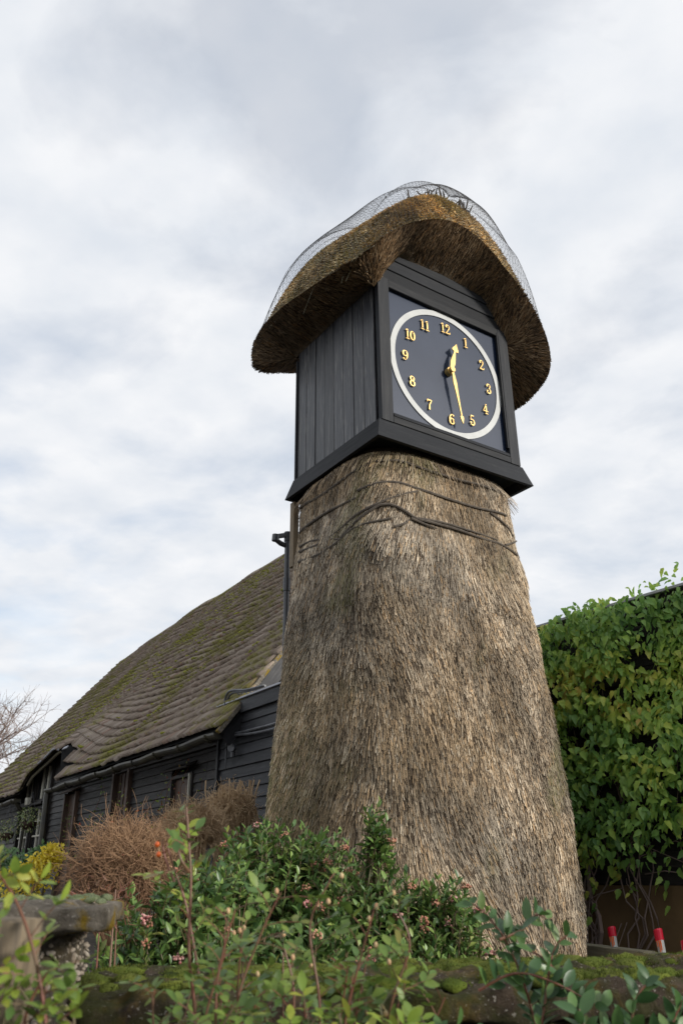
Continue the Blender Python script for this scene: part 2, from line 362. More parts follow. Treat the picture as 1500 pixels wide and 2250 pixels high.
# ------------------------------------------------------------------ clock tower
AZ = rad(56.1); E1 = np.array([math.sin(AZ), math.cos(AZ), 0]); E2 = np.array([-math.cos(AZ), math.sin(AZ), 0]); C0 = np.array([.2734, 5.0, 0])
def T(u, v, z): return C0 + E1 * u + E2 * v + Z_ * z
BW, BD, ZB, ZT = 1.381, 1.143, 4.551, 5.825
CT = T(BW / 2, BD / 2 + .04, 0)
tower = root('clock_tower', tuple(CT + Z_ * .82), 'tall thatched clock tower with black boarded clock box and mushroom shaped thatched roof', 'clock tower')
ZS = np.array([.6, 1.0, 1.3, 1.6, 1.9, 2.2, 2.5, 2.8, 3.1, 3.4, 3.7, 4.0, 4.2, 4.36, 4.40, 4.47])
OS = np.array([.325, .325, .325, .315, .298, .272, .247, .220, .191, .162, .133, .098, .082, .074, .03, -.03])
def body(phi, z):
    o = np.interp(z, ZS, OS) - .022; nn = np.interp(z, [1, 4.4], [2.6, 4.0])
    c, s = np.cos(phi), np.sin(phi)
    u = np.sign(c) * np.abs(c) ** (2 / nn) * (BW / 2 + o); v = np.sign(s) * np.abs(s) ** (2 / nn) * (BD / 2 + o)
    P = CT + u[:, None] * E1 + v[:, None] * E2 + z[:, None] * Z_
    rd = unit(P - CT - z[:, None] * Z_)
    return P + rd * (.006 * fbm(P, .9, 11, 3))[:, None]
def grid_faces(nu, nv, wrap=True):
    i = np.arange(nv * nu).reshape(nv, nu); a = i[:-1]; b = i[1:]
    if wrap: a2, b2 = np.roll(a, -1, 1), np.roll(b, -1, 1)
    else: a2, b2, a, b = a[:, 1:], b[:, 1:], a[:, :-1], b[:, :-1]
    return np.stack([a.ravel(), a2.ravel(), b2.ravel(), b.ravel()], 1)
ph = np.linspace(0, 2 * math.pi, 121)[:-1]; zz = np.linspace(.75, 4.46, 60)
PH, ZZ = np.meshgrid(ph, zz); Vb = body(PH.ravel(), ZZ.ravel())
tb = obj_np('thatch_body', Vb, grid_faces(120, 60), 'thatch_base', tower, smooth=True)
def palette(P, w, dk=.29):
    """straw colours, weathered in patches of the thatch's own colour"""
    n = len(P); r = RNG.random(n); g = np.clip(.5 + .45 * fbm(P, .55, 21, 3), 0, 1)[:, None]; g2 = np.clip(.5 + .5 * fbm(P * np.array([1, 1, .5]), 1.4, 22, 3), 0, 1)[:, None]
    tan, grey, dark, pale, gold = (np.array(c) for c in ((.375, .275, .168), (.335, .285, .222), (.09, .064, .042), (.60, .505, .375), (.47, .32, .178)))
    c = tan * (1 - g) + grey * g
    k = r[:, None]
    c = np.where(k < dk, dark, c); c = np.where((k > .80) & (k < .92), pale * (.75 + .35 * g2), c); c = np.where(k >= .92, gold, c)
    g3 = np.clip(.5 + .5 * fbm(P * np.array([1, 1, .14]), 7.0, 24, 2), 0, 1)[:, None]
    c = c * (.72 + .46 * RNG.random((n, 1))) * (.80 + .38 * g2) * (.80 + .40 * g3)
    m = np.clip(w, 0, 1)[:, None] * (RNG.random((n, 1)) < .6)
    return c * (1 - m) + np.array([.16, .155, .055]) * (.7 + .5 * RNG.random((n, 1))) * m
nS = 230000
# arc-length sampling of the angle at mid height, only the part of the tower thatch below the box
pa = np.linspace(0, 2 * math.pi, 2001); pp = body(pa, np.full(2001, 2.6)); cl = np.r_[0, np.cumsum(np.linalg.norm(np.diff(pp, axis=0), axis=1))]
phi = np.interp(RNG.random(nS) * cl[-1], cl, pa); zs = .85 + (4.375 - .85) * RNG.random(nS) ** .95
Pp = body(phi, zs); dz = body(phi, zs - .03) - Pp; dph = body(phi + .01, zs) - Pp
Dn = unit(dz); Sd = unit(dph); Nn = unit(np.cross(Sd, -Dn)); 
flow = .16 * fbm(Pp, .5, 31, 2) + RNG.normal(size=nS) * .09
Dn = unit(Dn + Sd * flow[:, None])
Lh = (.05 + .10 * RNG.random(nS)) * np.where(zs > 3.4, 1.5, 1.0)
clump = .5 + .5 * np.clip(fbm(Pp * np.array([1, 1, .6]), 3.2, 33, 2), -1, 1)
lift = (.003 + .016 * RNG.random(nS) ** 1.5 * (.5 + clump)) * np.where(zs > 3.5, .35, 1.0)
leftness = unit(Pp - CT - zs[:, None] * Z_) @ np.array([-.95, -.3, 0])
mossw = np.clip((leftness - .75) * 2.0, 0, .8) * np.clip((3.4 - zs) / 1.2, 0, 1) + np.clip(fbm(Pp, .8, 41, 2) - .75, 0, .5)
V, F, Cc = straws(Pp, Dn, Nn, Lh, .0030 + .0028 * RNG.random(nS), lift, palette(Pp, mossw))
o = obj_np('straw', V, F, 'straw', tb, col=Cc); o['kind'] = 'stuff'

# clock box : planks on the left, right and back faces
nb = 8
for side in ('left', 'right', 'back'):
    n_ = nb if side != 'back' else 9
    for i in range(n_):
        if side == 'back': c = T((i + .5) * BW / n_, BD - .012, (ZB + 6.0) / 2 - .02); ax = (Z_, E1, E2); w = BW / n_
        else:
            c = T(.012 if side == 'left' else BW - .012, (i + .5) * (BD - .03) / n_ + .03 - .0, (ZB + 5.95) / 2 - .02); ax = (Z_, E2, E1); w = (BD - .03) / n_
        k = random.uniform(-.003, .003)
        B('plank', c + (E1 if side != 'back' else E2) * k, ax, ((6.0 - ZB) / 2, w / 2 - .0022, .012), 'black_plank', tower)
# inner carcass so that no light passes through the joints
MB().box(T(BW / 2, BD / 2, 5.27), (Z_, E1, E2), (.72, BW / 2 - .03, BD / 2 - .03)).build('carcass', 'dark_inside', tower)
# front frame
FS = .108
B('stile', T(FS / 2, -.018, (ZB + ZT + .022) / 2), (Z_, E1, E2), ((ZT + .022 - ZB) / 2, FS / 2, .022), 'frame_paint', tower)
B('stile', T(BW - FS / 2, -.018, (ZB + ZT + .022) / 2), (Z_, E1, E2), ((ZT + .022 - ZB) / 2, FS / 2, .022), 'frame_paint', tower)
B('top_rail', T(BW / 2, -.0165, ZT - .014), (E1, Z_, E2), (BW / 2 - FS - .001, .036, .022), 'frame_paint', tower)
B('bottom_rail', T(BW / 2, -.0165, ZB + .028), (E1, Z_, E2), (BW / 2 - FS - .001, .028, .022), 'frame_paint', tower)
tl = unit(Z_ * .75 - E2 * -.66)
B('sill', T(BW / 2, -.030, ZB + .070), (E1, unit(Z_ - E2 * -.45), unit(E2 + Z_ * -.45)), (BW / 2 - FS - .004, .020, .008), 'frame_paint', tower)
B('bead', T(BW - FS - .012, -.03, ZB + .69), (Z_, E1, E2), (.56, .008, .012), 'frame_paint', tower)
# gable boards over the frame (lapped)
for i in range(3):
    z = ZT + .084 + i * .118
    hw = BW / 2 - .012 - max(0, i - 1) * .10
    B('gable_board', T(BW / 2, -.012 - .0, z), (E1, unit(Z_ + E2 * .10), unit(E2 - Z_ * .10)), (hw, .061, .011), 'frame_paint', tower)
# skirting boards under the box, flared, mitred at the corners
def flare(name, pa, pb, na, nb_, out, z0, z1):
    """board from pa to pb: upper edge at z1 on the wall, lower edge pushed out at z0"""
    th = .022; a, b = np.array(pa, float), np.array(pb, float)
    top = [a + na * .022 + Z_ * z1, b + nb_ * .022 + Z_ * z1]; bot = [a + na * out + Z_ * z0, b + nb_ * out + Z_ * z0]
    ti = [a - na * .004 + Z_ * z1, b - nb_ * .004 + Z_ * z1]; bi = [a + na * (out - .03) + Z_ * z0, b + nb_ * (out - .03) + Z_ * z0]
    V = [top[0], top[1], bot[1], bot[0], ti[0], ti[1], bi[1], bi[0]]
    F = [(0, 3, 2, 1), (4, 5, 6, 7), (0, 1, 5, 4), (3, 7, 6, 2), (0, 4, 7, 3), (1, 2, 6, 5)]
    L_ = np.linalg.norm(b - a); G = [(0, .2, 0), (L_, .2, 0), (L_, 0, 0), (0, 0, 0), (0, .2, .03), (L_, .2, .03), (L_, 0, .03), (0, 0, .03)]
    r_ = random.random() * 9
    return MB().add(V, F, [(g[0] + r_, g[1] + r_, g[2]) for g in G]).build(name, 'frame_paint', tower)
Z0, Z1 = ZB - .175, ZB - .004
cA, cB, cC_, cD = T(0, -.012, 0), T(BW, -.012, 0), T(BW, BD, 0), T(0, BD, 0)
for p, q, na, nb2 in ((cA, cB, -E1 - E2, E1 - E2), (cB, cC_, E1 - E2, E1 + E2), (cC_, cD, E1 + E2, -E1 + E2), (cD, cA, -E1 + E2, -E1 - E2)):
    flare('skirting_board', p, q, na, nb2, .072, Z0, Z1)
MB().box(T(BW / 2, BD / 2, ZB - .10), (E1, E2, Z_), (BW / 2 + .01, BD / 2 + .01, .012)).build('soffit', 'dark_inside', tower)
B('corner_strip', T(-.004, BD + .012, 5.1), (Z_, E1, E2), (.62, .012, .012), 'frame_paint', tower)
B('back_post', T(.01, BD + .05, 4.08), (Z_, E1, E2), (.28, .025, .03), 'post_wood', tower)
# the dial
DC = T(BW / 2, 0, 5.203)
dial = obj_np('clock_face', *(lambda m: (np.array(m.v), m.f))(MB().box(T(BW / 2, .002, (ZB + ZT) / 2), (E1, Z_, E2), (BW / 2 - FS + .005, .62, .006))), 'navy', tower)
FN = -E2
def dpt(x, y, t=0): return DC + E1 * x + Z_ * y + FN * t
def ringmesh(r0, r1, t0, t1, n=120):
    m = MB(); V = []
    for k in range(n):
        a = 2 * math.pi * k / n; c, s = math.cos(a), math.sin(a)
        V += [dpt(c * r0, s * r0, t0), dpt(c * r0, s * r0, t1), dpt(c * r1, s * r1, t1), dpt(c * r1, s * r1, t0)]
    F = []
    for k in range(n):
        a, b = 4 * k, 4 * ((k + 1) % n)
        F += [(a, b, b + 1, a + 1), (a + 1, b + 1, b + 2, a + 2), (a + 2, b + 2, b + 3, a + 3)]
    return m.add(V, F)
ringmesh(.524, .573, .006, .012).build('ring', 'white_paint', dial)
def arc(cx, cy, rx, ry, a0, a1, n=12): return [(cx + rx * math.cos(rad(a0 + (a1 - a0) * i / n)), cy + ry * math.sin(rad(a0 + (a1 - a0) * i / n))) for i in range(n + 1)]
def dot(x, y, r): return [('dot', x, y, r)]
GL = {  # strokes: (points, (start width, middle width, end width))
 '0': [(arc(.3, .5, .20, .42, 90, 450, 24), 'o')],
 '1': [([(.30, .0), (.30, 1.0)], (.17, .17, .17)), ([(.12, .04), (.48, .04)], (.08, .08, .08)), ([(.10, .84), (.24, .96)], (.07, .08, .1))],
 '2': [(arc(.29, .72, .20, .23, 165, -30, 12) + [(.30, .34), (.10, .07)], (.09, .17, .08)), ([(.08, .07), (.54, .07)], (.13, .12, .12)), ([(.53, .05), (.55, .25)], (.05, .05, .05)), 'b', .15, .73, .09],
 '3': [(arc(.27, .74, .20, .21, 160, -80, 12), (.07, .16, .07)), (arc(.27, .28, .22, .25, 80, -165, 12), (.07, .17, .07)), 'b', .12, .75, .085, .11, .24, .085],
 '4': [([(.38, .0), (.38, 1.0)], (.16, .16, .16)), ([(.38, .97), (.04, .30)], (.07, .07, .07)), ([(.03, .29), (.58, .29)], (.08, .08, .08)), ([(.22, .035), (.54, .035)], (.07, .07, .07))],
 '5': [([(.15, .52), (.17, .95)], (.06, .06, .06)), ([(.15, .93), (.50, .95)], (.13, .12, .10)), (arc(.28, .31, .22, .27, 130, -165, 14), (.06, .18, .07)), 'b', .12, .25, .09],
 '6': [(arc(.30, .30, .21, .27, 0, 360, 20), 'o'), (arc(.42, .40, .34, .55, 185, 95, 10), (.16, .14, .06)), 'b', .47, .86, .085],
 '7': [([(.08, .92), (.54, .92)], (.14, .13, .13)), ([(.52, .90), (.30, .50), (.26, .02)], (.07, .12, .18)), ([(.08, .97), (.06, .72)], (.06, .06, .06))],
 '8': [(arc(.30, .74, .17, .20, 0, 360, 18), 'o'), (arc(.30, .28, .21, .24, 0, 360, 18), 'o')],
 '9': [(arc(.30, .70, .21, .26, 0, 360, 20), 'o'), (arc(.18, .60, .34, .55, 5, -85, 10), (.16, .14, .06)), 'b', .13, .14, .085],
}
def stroke(m, pts, wd, ox, oy, sc, t0, t1):
    P = np.array(pts); n = len(P); tg = np.gradient(P, axis=0); tg = unit(tg); nr = np.stack([-tg[:, 1], tg[:, 0]], 1)
    if wd == 'o': w = .065 + .10 * np.abs(tg[:, 1]) ** 1.5
    else:
        s = np.linspace(0, 1, n); w = np.interp(s, [0, .5, 1], wd) * .86
    Lp, Rp = P + nr * w[:, None] / 2, P - nr * w[:, None] / 2
    V = []
    for i in range(n):
        for q, t in ((Lp[i], t0), (Lp[i], t1), (Rp[i], t1), (Rp[i], t0)): V.append(dpt(ox + q[0] * sc, oy + q[1] * sc, t))
    F = [(0, 1, 2, 3), tuple(4 * (n - 1) + k for k in (3, 2, 1, 0))]
    for i in range(n - 1):
        a, b = 4 * i, 4 * i + 4
        F += [(a, b, b + 1, a + 1), (a + 1, b + 1, b + 2, a + 2), (a + 2, b + 2, b + 3, a + 3)]
    m.add(V, F)
def disc(m, x, y, r, t0, t1, mi=0, n=12):
    m.prism([(x + r * math.cos(2 * math.pi * k / n), y + r * math.sin(2 * math.pi * k / n)) for k in range(n)], DC, E1, Z_, FN, t0, t1, mi)
HN = .094
for k in range(1, 13):
    a = rad(90 - 30 * k); cx, cy = .432 * math.cos(a), .425 * math.sin(a); s = str(k); m = MB(); lay = 0
    adv = .50 if '1' in s else .6
    wtot = adv * HN * (len(s) - 1) + .6 * HN
    for j, ch in enumerate(s):
        ox = cx - wtot / 2 + j * adv * HN; oy = cy - HN / 2; g = GL[ch]; i = 0
        while i < len(g):
            if g[i] == 'b':
                for q in range(i + 1, len(g), 3): disc(m, ox + g[q] * HN, oy + g[q + 1] * HN, g[q + 2] * HN, .014, .0195 + .0007 * lay); lay += 1
                break
            stroke(m, g[i][0], g[i][1], ox, oy, HN, .014, .0195 + .0007 * lay); lay += 1; i += 1
        for yy in (.16, .86): disc(m, ox + (.3 if ch in '1' else .38) * HN, oy + yy * HN, .0038, .016, .0195 + .0007 * (lay + 1), 1, 8)
    m.build('numeral', ['gold', 'screw'], dial)
def hand(name, ang, L_, prof, t):
    d = np.array([math.sin(rad(ang)), math.cos(rad(ang))]); n = np.array([d[1], -d[0]])
    pl = [d * y * L_ + n * x * .82 for y, x in prof] + [d * y * L_ - n * x * .82 for y, x in reversed(prof)]
    m = MB(); m.prism([(q[0], q[1]) for q in pl][::-1], DC, E1, Z_, FN, t, t + .008); return m.build(name, 'gold', dial)
hand('hour_hand', 15, .285, [(-.02, .018), (.12, .022), (.30, .030), (.48, .022), (.66, .011), (.72, .011), (.74, .040), (.80, .038), (.90, .018), (1, .002)], .050)
hand('minute_hand', 171.5, .475, [(-.02, .014), (.1, .015), (.25, .022), (.42, .015), (.70, .008), (.86, .007), (.87, .020), (.91, .018), (.96, .008), (1, .001)], .062)
m = MB(); disc(m, 0, 0, .034, .012, .049, 0, 24); disc(m, 0, 0, .023, .049, .078, 0, 20); m.build('hub', 'gold', dial)

# thatched roof : dome over a rounded rectangle with an arched front
RP = dict(vF=-.27, vB=1.607, uL=-.29, uR=1.755, uc=.74, va=.12, k0=-.127, k1=1.26, z0=6.88, z1=7.47, p=2.19, m=9.0)
def eave(th, inset=0.0):
    R = RP; c, s = np.cos(th), np.sin(th); cx = np.sign(c) * np.abs(c) ** (2 / R['m']); sy = np.sign(s) * np.abs(s) ** (2 / R['m'])
    u = (R['uL'] + R['uR']) / 2 + ((R['uR'] - R['uL']) / 2 - inset) * cx; v = (R['vF'] + R['vB']) / 2 + ((R['vB'] - R['vF']) / 2 - inset) * sy
    zl = np.interp((v - R['vF']) / (R['vB'] - R['vF']), [0, .2, .4, .6, .78, .9, 1], [5.78, 5.84, 5.92, 6.0, 6.03, 5.97, 5.78]); zr = 5.56 - .13 * np.clip((v - R['vF']) / .45, 0, 1)
    z = zl + (zr - zl) * np.clip((u - R['uL']) / (R['uR'] - R['uL']), 0, 1)
    x = np.abs(u - R['uc']) / 1.0; archf = np.clip(1 - x ** 1.85, 0, 1)
    w = np.clip((R['va'] - v) / (R['va'] - R['vF']), 0, 1); w = w * w * (3 - 2 * w); z = z + w * .81 * archf
    w = np.clip((v - (R['vB'] - .3)) / .3, 0, 1); w = w * w * (3 - 2 * w); z = z + w * .45 * archf
    return u, v, z
def dome(th, r, off=0.0):
    R = RP; u, v, z = eave(th); s = np.clip((v - R['vF']) / (R['vB'] - R['vF']), 0, 1); kv = R['k0'] + (R['k1'] - R['k0']) * s; kz = R['z0'] + (R['z1'] - R['z0']) * s
    U = R['uc'] + (u - R['uc']) * r; Vv = kv + (v - kv) * r; Zc = z + (kz - z) * (1 - r ** R['p'])
    P = C0 + U[:, None] * E1 + Vv[:, None] * E2 + Zc[:, None] * Z_
    return P
# sample the eave by arc length
_x = np.linspace(0, 1, 601) ** 4.5 * math.pi / 4; ta = np.unique(np.concatenate([np.clip(k * math.pi / 2 + sg_ * _x, 0, 2 * math.pi) for k in range(5) for sg_ in (1, -1)])); ea = np.stack(eave(ta), 1); ecl = np.r_[0, np.cumsum(np.linalg.norm(np.diff(ea, axis=0), axis=1))]
def th_at(s): return np.interp(s * ecl[-1], ecl, ta)
def dome_n(th, r):
    s_ = np.interp(th, ta, ecl) / ecl[-1]; a = dome(th_at(np.mod(s_ + .003, 1)), r) - dome(th_at(np.mod(s_ - .003, 1)), r); b = dome(th, np.minimum(r + .01, 1)) - dome(th, np.minimum(r + .01, 1) - .02)
    n = unit(np.cross(a, b)); c = T(.72, .6, 5.9); n *= np.sign(np.einsum('ij,ij->i', n, dome(th, r) - c))[:, None]
    return n, unit(b), unit(a)
nT, nR = 220, 30
tg = th_at(np.arange(nT) / nT); TG, RG = np.meshgrid(tg, np.linspace(.02, 1, nR)); Pd = dome(TG.ravel(), RG.ravel())
Pd = Pd + dome_n(TG.ravel(), RG.ravel())[0] * (.012 * fbm(Pd, 1.6, 51, 3) - .012)[:, None]
# underside: eave edge -> inner line on the walls -> up inside
def inner(th):
    u, v, z = eave(th); ui = np.clip(u, .0, BW); vi = np.clip(v, -.0, BD + .05)
    x = np.abs(ui - .69) / .76; arch = np.minimum(5.60 + .85 * np.clip(1 - x ** 2.0, 0, 1), 6.13 + .04 * np.clip(1 - x, 0, 1))
    front = np.clip((.05 - v) / .2, 0, 1)
    zi = np.where(u > 1.3, z + .16, 5.79); zi = zi * (1 - front) + np.maximum(arch, zi * 0 + 5.62) * front
    return C0 + ui[:, None] * E1 + vi[:, None] * E2 + zi[:, None] * Z_
E_ = dome(tg, np.ones(nT)); I_ = inner(tg); under = []
for k, t in enumerate(np.linspace(0, 1, 9)[1:]):
    bul = .045 * math.sin(math.pi * t) * (1 - t * .5); P = E_ * (1 - t) + I_ * t; P = P - Z_ * (bul if t < 1 else 0); under.append(P + Z_ * (.02 * fbm(P, 2.2, 53, 2) * (1 - t))[:, None])
Vr = np.vstack([Pd] + under); Fr = grid_faces(nT, nR + 8)
roof = obj_np('roof_thatch', Vr, Fr, ['thatch_roof', 'thatch_base'], tower, smooth=True, mi=[0] * (nT * (nR - 1)) + [1] * (nT * 8))  # underside faces take the darker base, soffit shade put into the colour
nF = 90000
th = th_at(RNG.random(nF)); rr = .03 + .97 * RNG.random(nF) ** .62
Pr = dome(th, rr); nr, dn, sd = dome_n(th, rr)
rz = (rr < .30)[:, None]; Dr = unit(dn * np.where(rz, .75 * RNG.normal(size=(nF, 1)), .62) + nr * (.22 + .40 * RNG.random((nF, 1))) + sd * RNG.normal(size=(nF, 1)) * np.where(rz, .8, .30) - Z_ * .15)
g = palette(Pr, np.clip(fbm(Pr, 1.0, 61, 3) * .35 - .05 + .55 * np.clip((rr - .85) / .15, 0, 1), 0, .6), .14) * np.array([1.80, 1.78, 1.50])
V, F, Cc = straws(Pr - nr * .008, Dr, nr, .022 + .03 * RNG.random(nF), .005 + .005 * RNG.random(nF), .002 + .0 * rr, g)
# fringe on the eave edge and long straws under the overhang
nE = 9000; th = th_at(RNG.random(nE)); Pe = dome(th, np.ones(nE)); ne, de, se = dome_n(th, np.full(nE, .99))
De = unit(de + se * RNG.normal(size=(nE, 1)) * .3 - Z_ * .25 * RNG.random((nE, 1)) - ne * .3 * RNG.random((nE, 1)))
V2, F2, C2 = straws(Pe - De * .04, De, ne, .05 + .05 * RNG.random(nE) ** 2, np.full(nE, .005), np.zeros(nE), palette(Pe, np.full(nE, .3), .1) * 1.25)
nU = 42000; th = th_at(RNG.random(nU)); t = RNG.random(nU) ** 1.1; Ee, Ii = dome(th, np.ones(nU)), inner(th)
dirU = unit(Ee - Ii); Pu = Ii * t[:, None] + Ee * (1 - t[:, None]) - Z_ * (.045 * np.sin(math.pi * t) * (1 - t * .5))[:, None]
sdU = unit(dome(th_at(np.mod(np.interp(th, ta, ecl) / ecl[-1] + .004, 1)), np.ones(nU)) - Ee); nu = unit(np.cross(sdU, dirU)); nu *= -np.sign(nu[:, 2:3])
Du = unit(dirU + sdU * RNG.normal(size=(nU, 1)) * .22 - Z_ * .12); lu = .05 + .12 * RNG.random(nU)
lu = np.minimum(lu, np.linalg.norm(Ee - Pu, axis=1) + .03)
V3, F3, C3 = straws(Pu, Du, nu, lu, .005 + .004 * RNG.random(nU), .004 + .018 * RNG.random(nU), palette(Pu, np.zeros(nU)) * np.array([.52, .44, .36]))  # underside straw: reddish-brown reed, its colour darkened further to paint in eave shade
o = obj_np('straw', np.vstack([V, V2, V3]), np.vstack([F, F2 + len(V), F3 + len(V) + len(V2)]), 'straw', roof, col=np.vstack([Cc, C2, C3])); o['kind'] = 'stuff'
# loose long straws by the left front corner
for k in range(7):
    s = random.random(); a = T(-.23 - .03 * random.random(), .05 + .9 * s * s, 5.70 + .12 * random.random()); e = T(-.28 - .05 * random.random(), .05 + .9 * s * s - random.uniform(.25, .6), 5.72 + .16 * random.random()); mid = (a + e) / 2 + np.array([0, 0, .03]) - E1 * .04
    MB().tube([a, mid, e], .0028, 4).build('loose_straw', 'straw_loose' if 'straw_loose' in M else 'grey_wood', roof)
# wire netting : hexagons tied over the dome, standing off the thatch towards the ridge
def netpt(s, q):
    th = th_at(np.mod(s, 1)); r = np.clip(1 - q, .03, 1.0)
    P = dome(th, r); n = dome_n(th, np.minimum(r, .97))[0]; off = .010 + .105 * np.clip((1 - r) / .35, 0, 1) ** .8
    n = unit(n * .8 + Z_ * .35 * np.clip(1 - r, 0, 1)[:, None])
    return P + n * (off * (1 + .15 * np.sin(th * 9 + r * 6)))[:, None]
segs = []; na_, nq = 150, 46
for j in range(nq):
    for i in range(na_):
        x0 = i + (.5 if j % 2 else 0); s0 = x0 / na_; q0 = j / nq * .96
        a = (s0, q0); b = (s0, q0 + .64 / nq * .96); c1 = (s0 - .5 / na_, q0 + .96 / nq); c2 = (s0 + .5 / na_, q0 + .96 / nq)
        segs += [(a, b)] + ([(b, c1), (b, c2)] if j < nq - 1 else [])
sg = np.array(segs); A_ = netpt(sg[:, 0, 0], sg[:, 0, 1]); B_ = netpt(sg[:, 1, 0], sg[:, 1, 1])
dd = unit(B_ - A_); s1 = unit(np.cross(dd, np.where(np.abs(dd[:, 2:3]) > .8, X_, Z_))); s2 = np.cross(dd, s1); V = []
for w in range(3):
    a = 2 * math.pi * w / 3; o_ = (s1 * math.cos(a) + s2 * math.sin(a)) * .0011; V += [A_ + o_, B_ + o_]
V = np.stack(V, 1).reshape(-1, 3); k = np.arange(len(A_))[:, None] * 6; F = np.vstack([k + np.array([[0, 1, 3, 2]]), k + np.array([[2, 3, 5, 4]]), k + np.array([[4, 5, 1, 0]])])
o = obj_np('wire_netting', V, F, 'wire', tower); o['kind'] = 'stuff'
# hazel spars and broken stakes on the ridge
def near_top(s, q, up=0): 
    return dome(np.array([th_at(s)]), np.array([1 - q]))[0] + Z_ * up
thL, thF, thR = math.pi, 1.5 * math.pi, 0.0
for k in range(30):
    th0 = random.choice([thF + random.uniform(-.9, .9), thF + random.uniform(-.5, .7), thL + random.uniform(-.1, .6)])
    P = dome(np.array([th0]), np.array([random.uniform(.05, .30)]))[0]; n = dome_n(np.array([th0]), np.array([.3]))[0][0]
    d_ = unit(n * .5 + Z_ * .9 + np.array([random.uniform(-.6, .6), random.uniform(-.6, .6), 0])); L_ = random.uniform(.06, .15)
    MB().tube([P - d_ * .04, P + d_ * L_ * .6, P + d_ * L_ + np.array([random.uniform(-.02, .02), 0, 0])], [.0075, .007, .005], 5).build('spar_stake', 'rod', roof)
for k in range(6):
    th0 = [thL + .15, thL + .42, thL + .62, thF + .2, thF + .5, thF - .4][k]; P = dome(np.array([th0]), np.array([.16]))[0]; d_ = E2 * .05 + E1 * random.uniform(-.02, .02)
    MB().tube([P - d_ - Z_ * .02, P - d_ * .6 + Z_ * .10, P + Z_ * .135, P + d_ * .7 + Z_ * .09, P + d_ * 1.3 - Z_ * .02], .0055, 5).build('bent_spar', 'rod', roof)
# hazel rods pegged round the neck of the thatch
RODS = [[(-.338, 5.862, 4.254), (-.191, 5.553, 4.198), (-.034, 5.32, 4.205), (.127, 5.146, 4.241), (.236, 5.095, 4.271), (.333, 5.085, 4.276), (.431, 5.106, 4.279), (.557, 5.162, 4.259), (.714, 5.256, 4.25), (.878, 5.365, 4.253), (1.078, 5.503, 4.27), (1.246, 5.644, 4.278)],
 [(.112, 5.139, 4.061), (.207, 5.088, 4.082), (.303, 5.071, 4.096), (.411, 5.087, 4.098), (.521, 5.126, 4.078), (.674, 5.213, 4.064), (.833, 5.315, 4.056), (1.012, 5.435, 4.055), (1.236, 5.614, 4.084), (1.277, 5.658, 4.084)],
 [(-.337, 5.774, 4.004), (-.257, 5.622, 4.01), (-.11, 5.399, 4.015), (-.01, 5.256, 4.003), (.099, 5.139, 4.008)],
 [(-.332, 5.722, 3.869), (-.2, 5.496, 3.832), (-.023, 5.22, 3.725)],
 [(-.33, 5.706, 3.821), (-.187, 5.465, 3.779), (-.035, 5.248, 3.795), (.085, 5.131, 3.861), (.179, 5.077, 3.9), (.286, 5.056, 3.942), (.419, 5.079, 4.003), (.545, 5.135, 4.053)],
 [(-.335, 5.694, 3.734), (-.185, 5.445, 3.692), (-.048, 5.248, 3.704), (.06, 5.136, 3.76), (.153, 5.074, 3.777), (.246, 5.042, 3.788), (.339, 5.041, 3.806)],
 [(-.011, 5.208, 3.726), (.084, 5.123, 3.806), (.202, 5.064, 3.881), (.273, 5.053, 3.914), (.355, 5.056, 3.912), (.437, 5.069, 3.875), (.519, 5.094, 3.827), (.656, 5.167, 3.819), (.838, 5.286, 3.816), (1.025, 5.408, 3.798), (1.167, 5.514, 3.799), (1.334, 5.673, 3.765)],
 [(.36, 5.035, 3.74), (.432, 5.054, 3.772), (.464, 5.071, 3.805)], [(.482, 5.077, 3.82), (.579, 5.119, 3.793), (.666, 5.169, 3.781)],
 [(1.126, 5.514, 4.048), (1.27, 5.635, 3.986), (1.319, 5.685, 3.923)], [(1.227, 5.562, 3.805), (1.356, 5.746, 3.909)], [(.532, 5.1, 3.83), (.787, 5.253, 3.842), (1.156, 5.508, 3.824)]]
def smooth_path(pts, k=4):
    P = np.array(pts, float); s = np.arange(len(P)); S = np.linspace(0, len(P) - 1, (len(P) - 1) * k + 1); Q = []
    for x in S:
        i = min(int(x), len(P) - 2); t = x - i; p0, p1, p2, p3 = P[max(i - 1, 0)], P[i], P[i + 1], P[min(i + 2, len(P) - 1)]
        Q.append(.5 * ((2 * p1) + (-p0 + p2) * t + (2 * p0 - 5 * p1 + 4 * p2 - p3) * t * t + (-p0 + 3 * p1 - 3 * p2 + p3) * t ** 3))
    return np.array(Q)
for k, r in enumerate(RODS):
    Q = smooth_path(r); lu_, lv_ = (Q - CT) @ E1, (Q - CT) @ E2; oo = np.interp(Q[:, 2], ZS, OS) - .022; ne_ = np.interp(Q[:, 2], [1, 4.4], [2.6, 4.0]); kk = (np.abs(lu_ / (BW / 2 + oo)) ** ne_ + np.abs(lv_ / (BD / 2 + oo)) ** ne_) ** (-1 / ne_)
    Q = CT + (lu_ * kk)[:, None] * E1 + (lv_ * kk)[:, None] * E2 + Q[:, 2:3] * Z_; Q = Q + unit(Q - (CT + Q[:, 2:3] * Z_)) * .014
    MB().tube(Q, np.linspace(.0115, .008, len(Q)) * (1 if len(r) > 3 else .8), 6).build('hazel_rod', 'rod', tower)
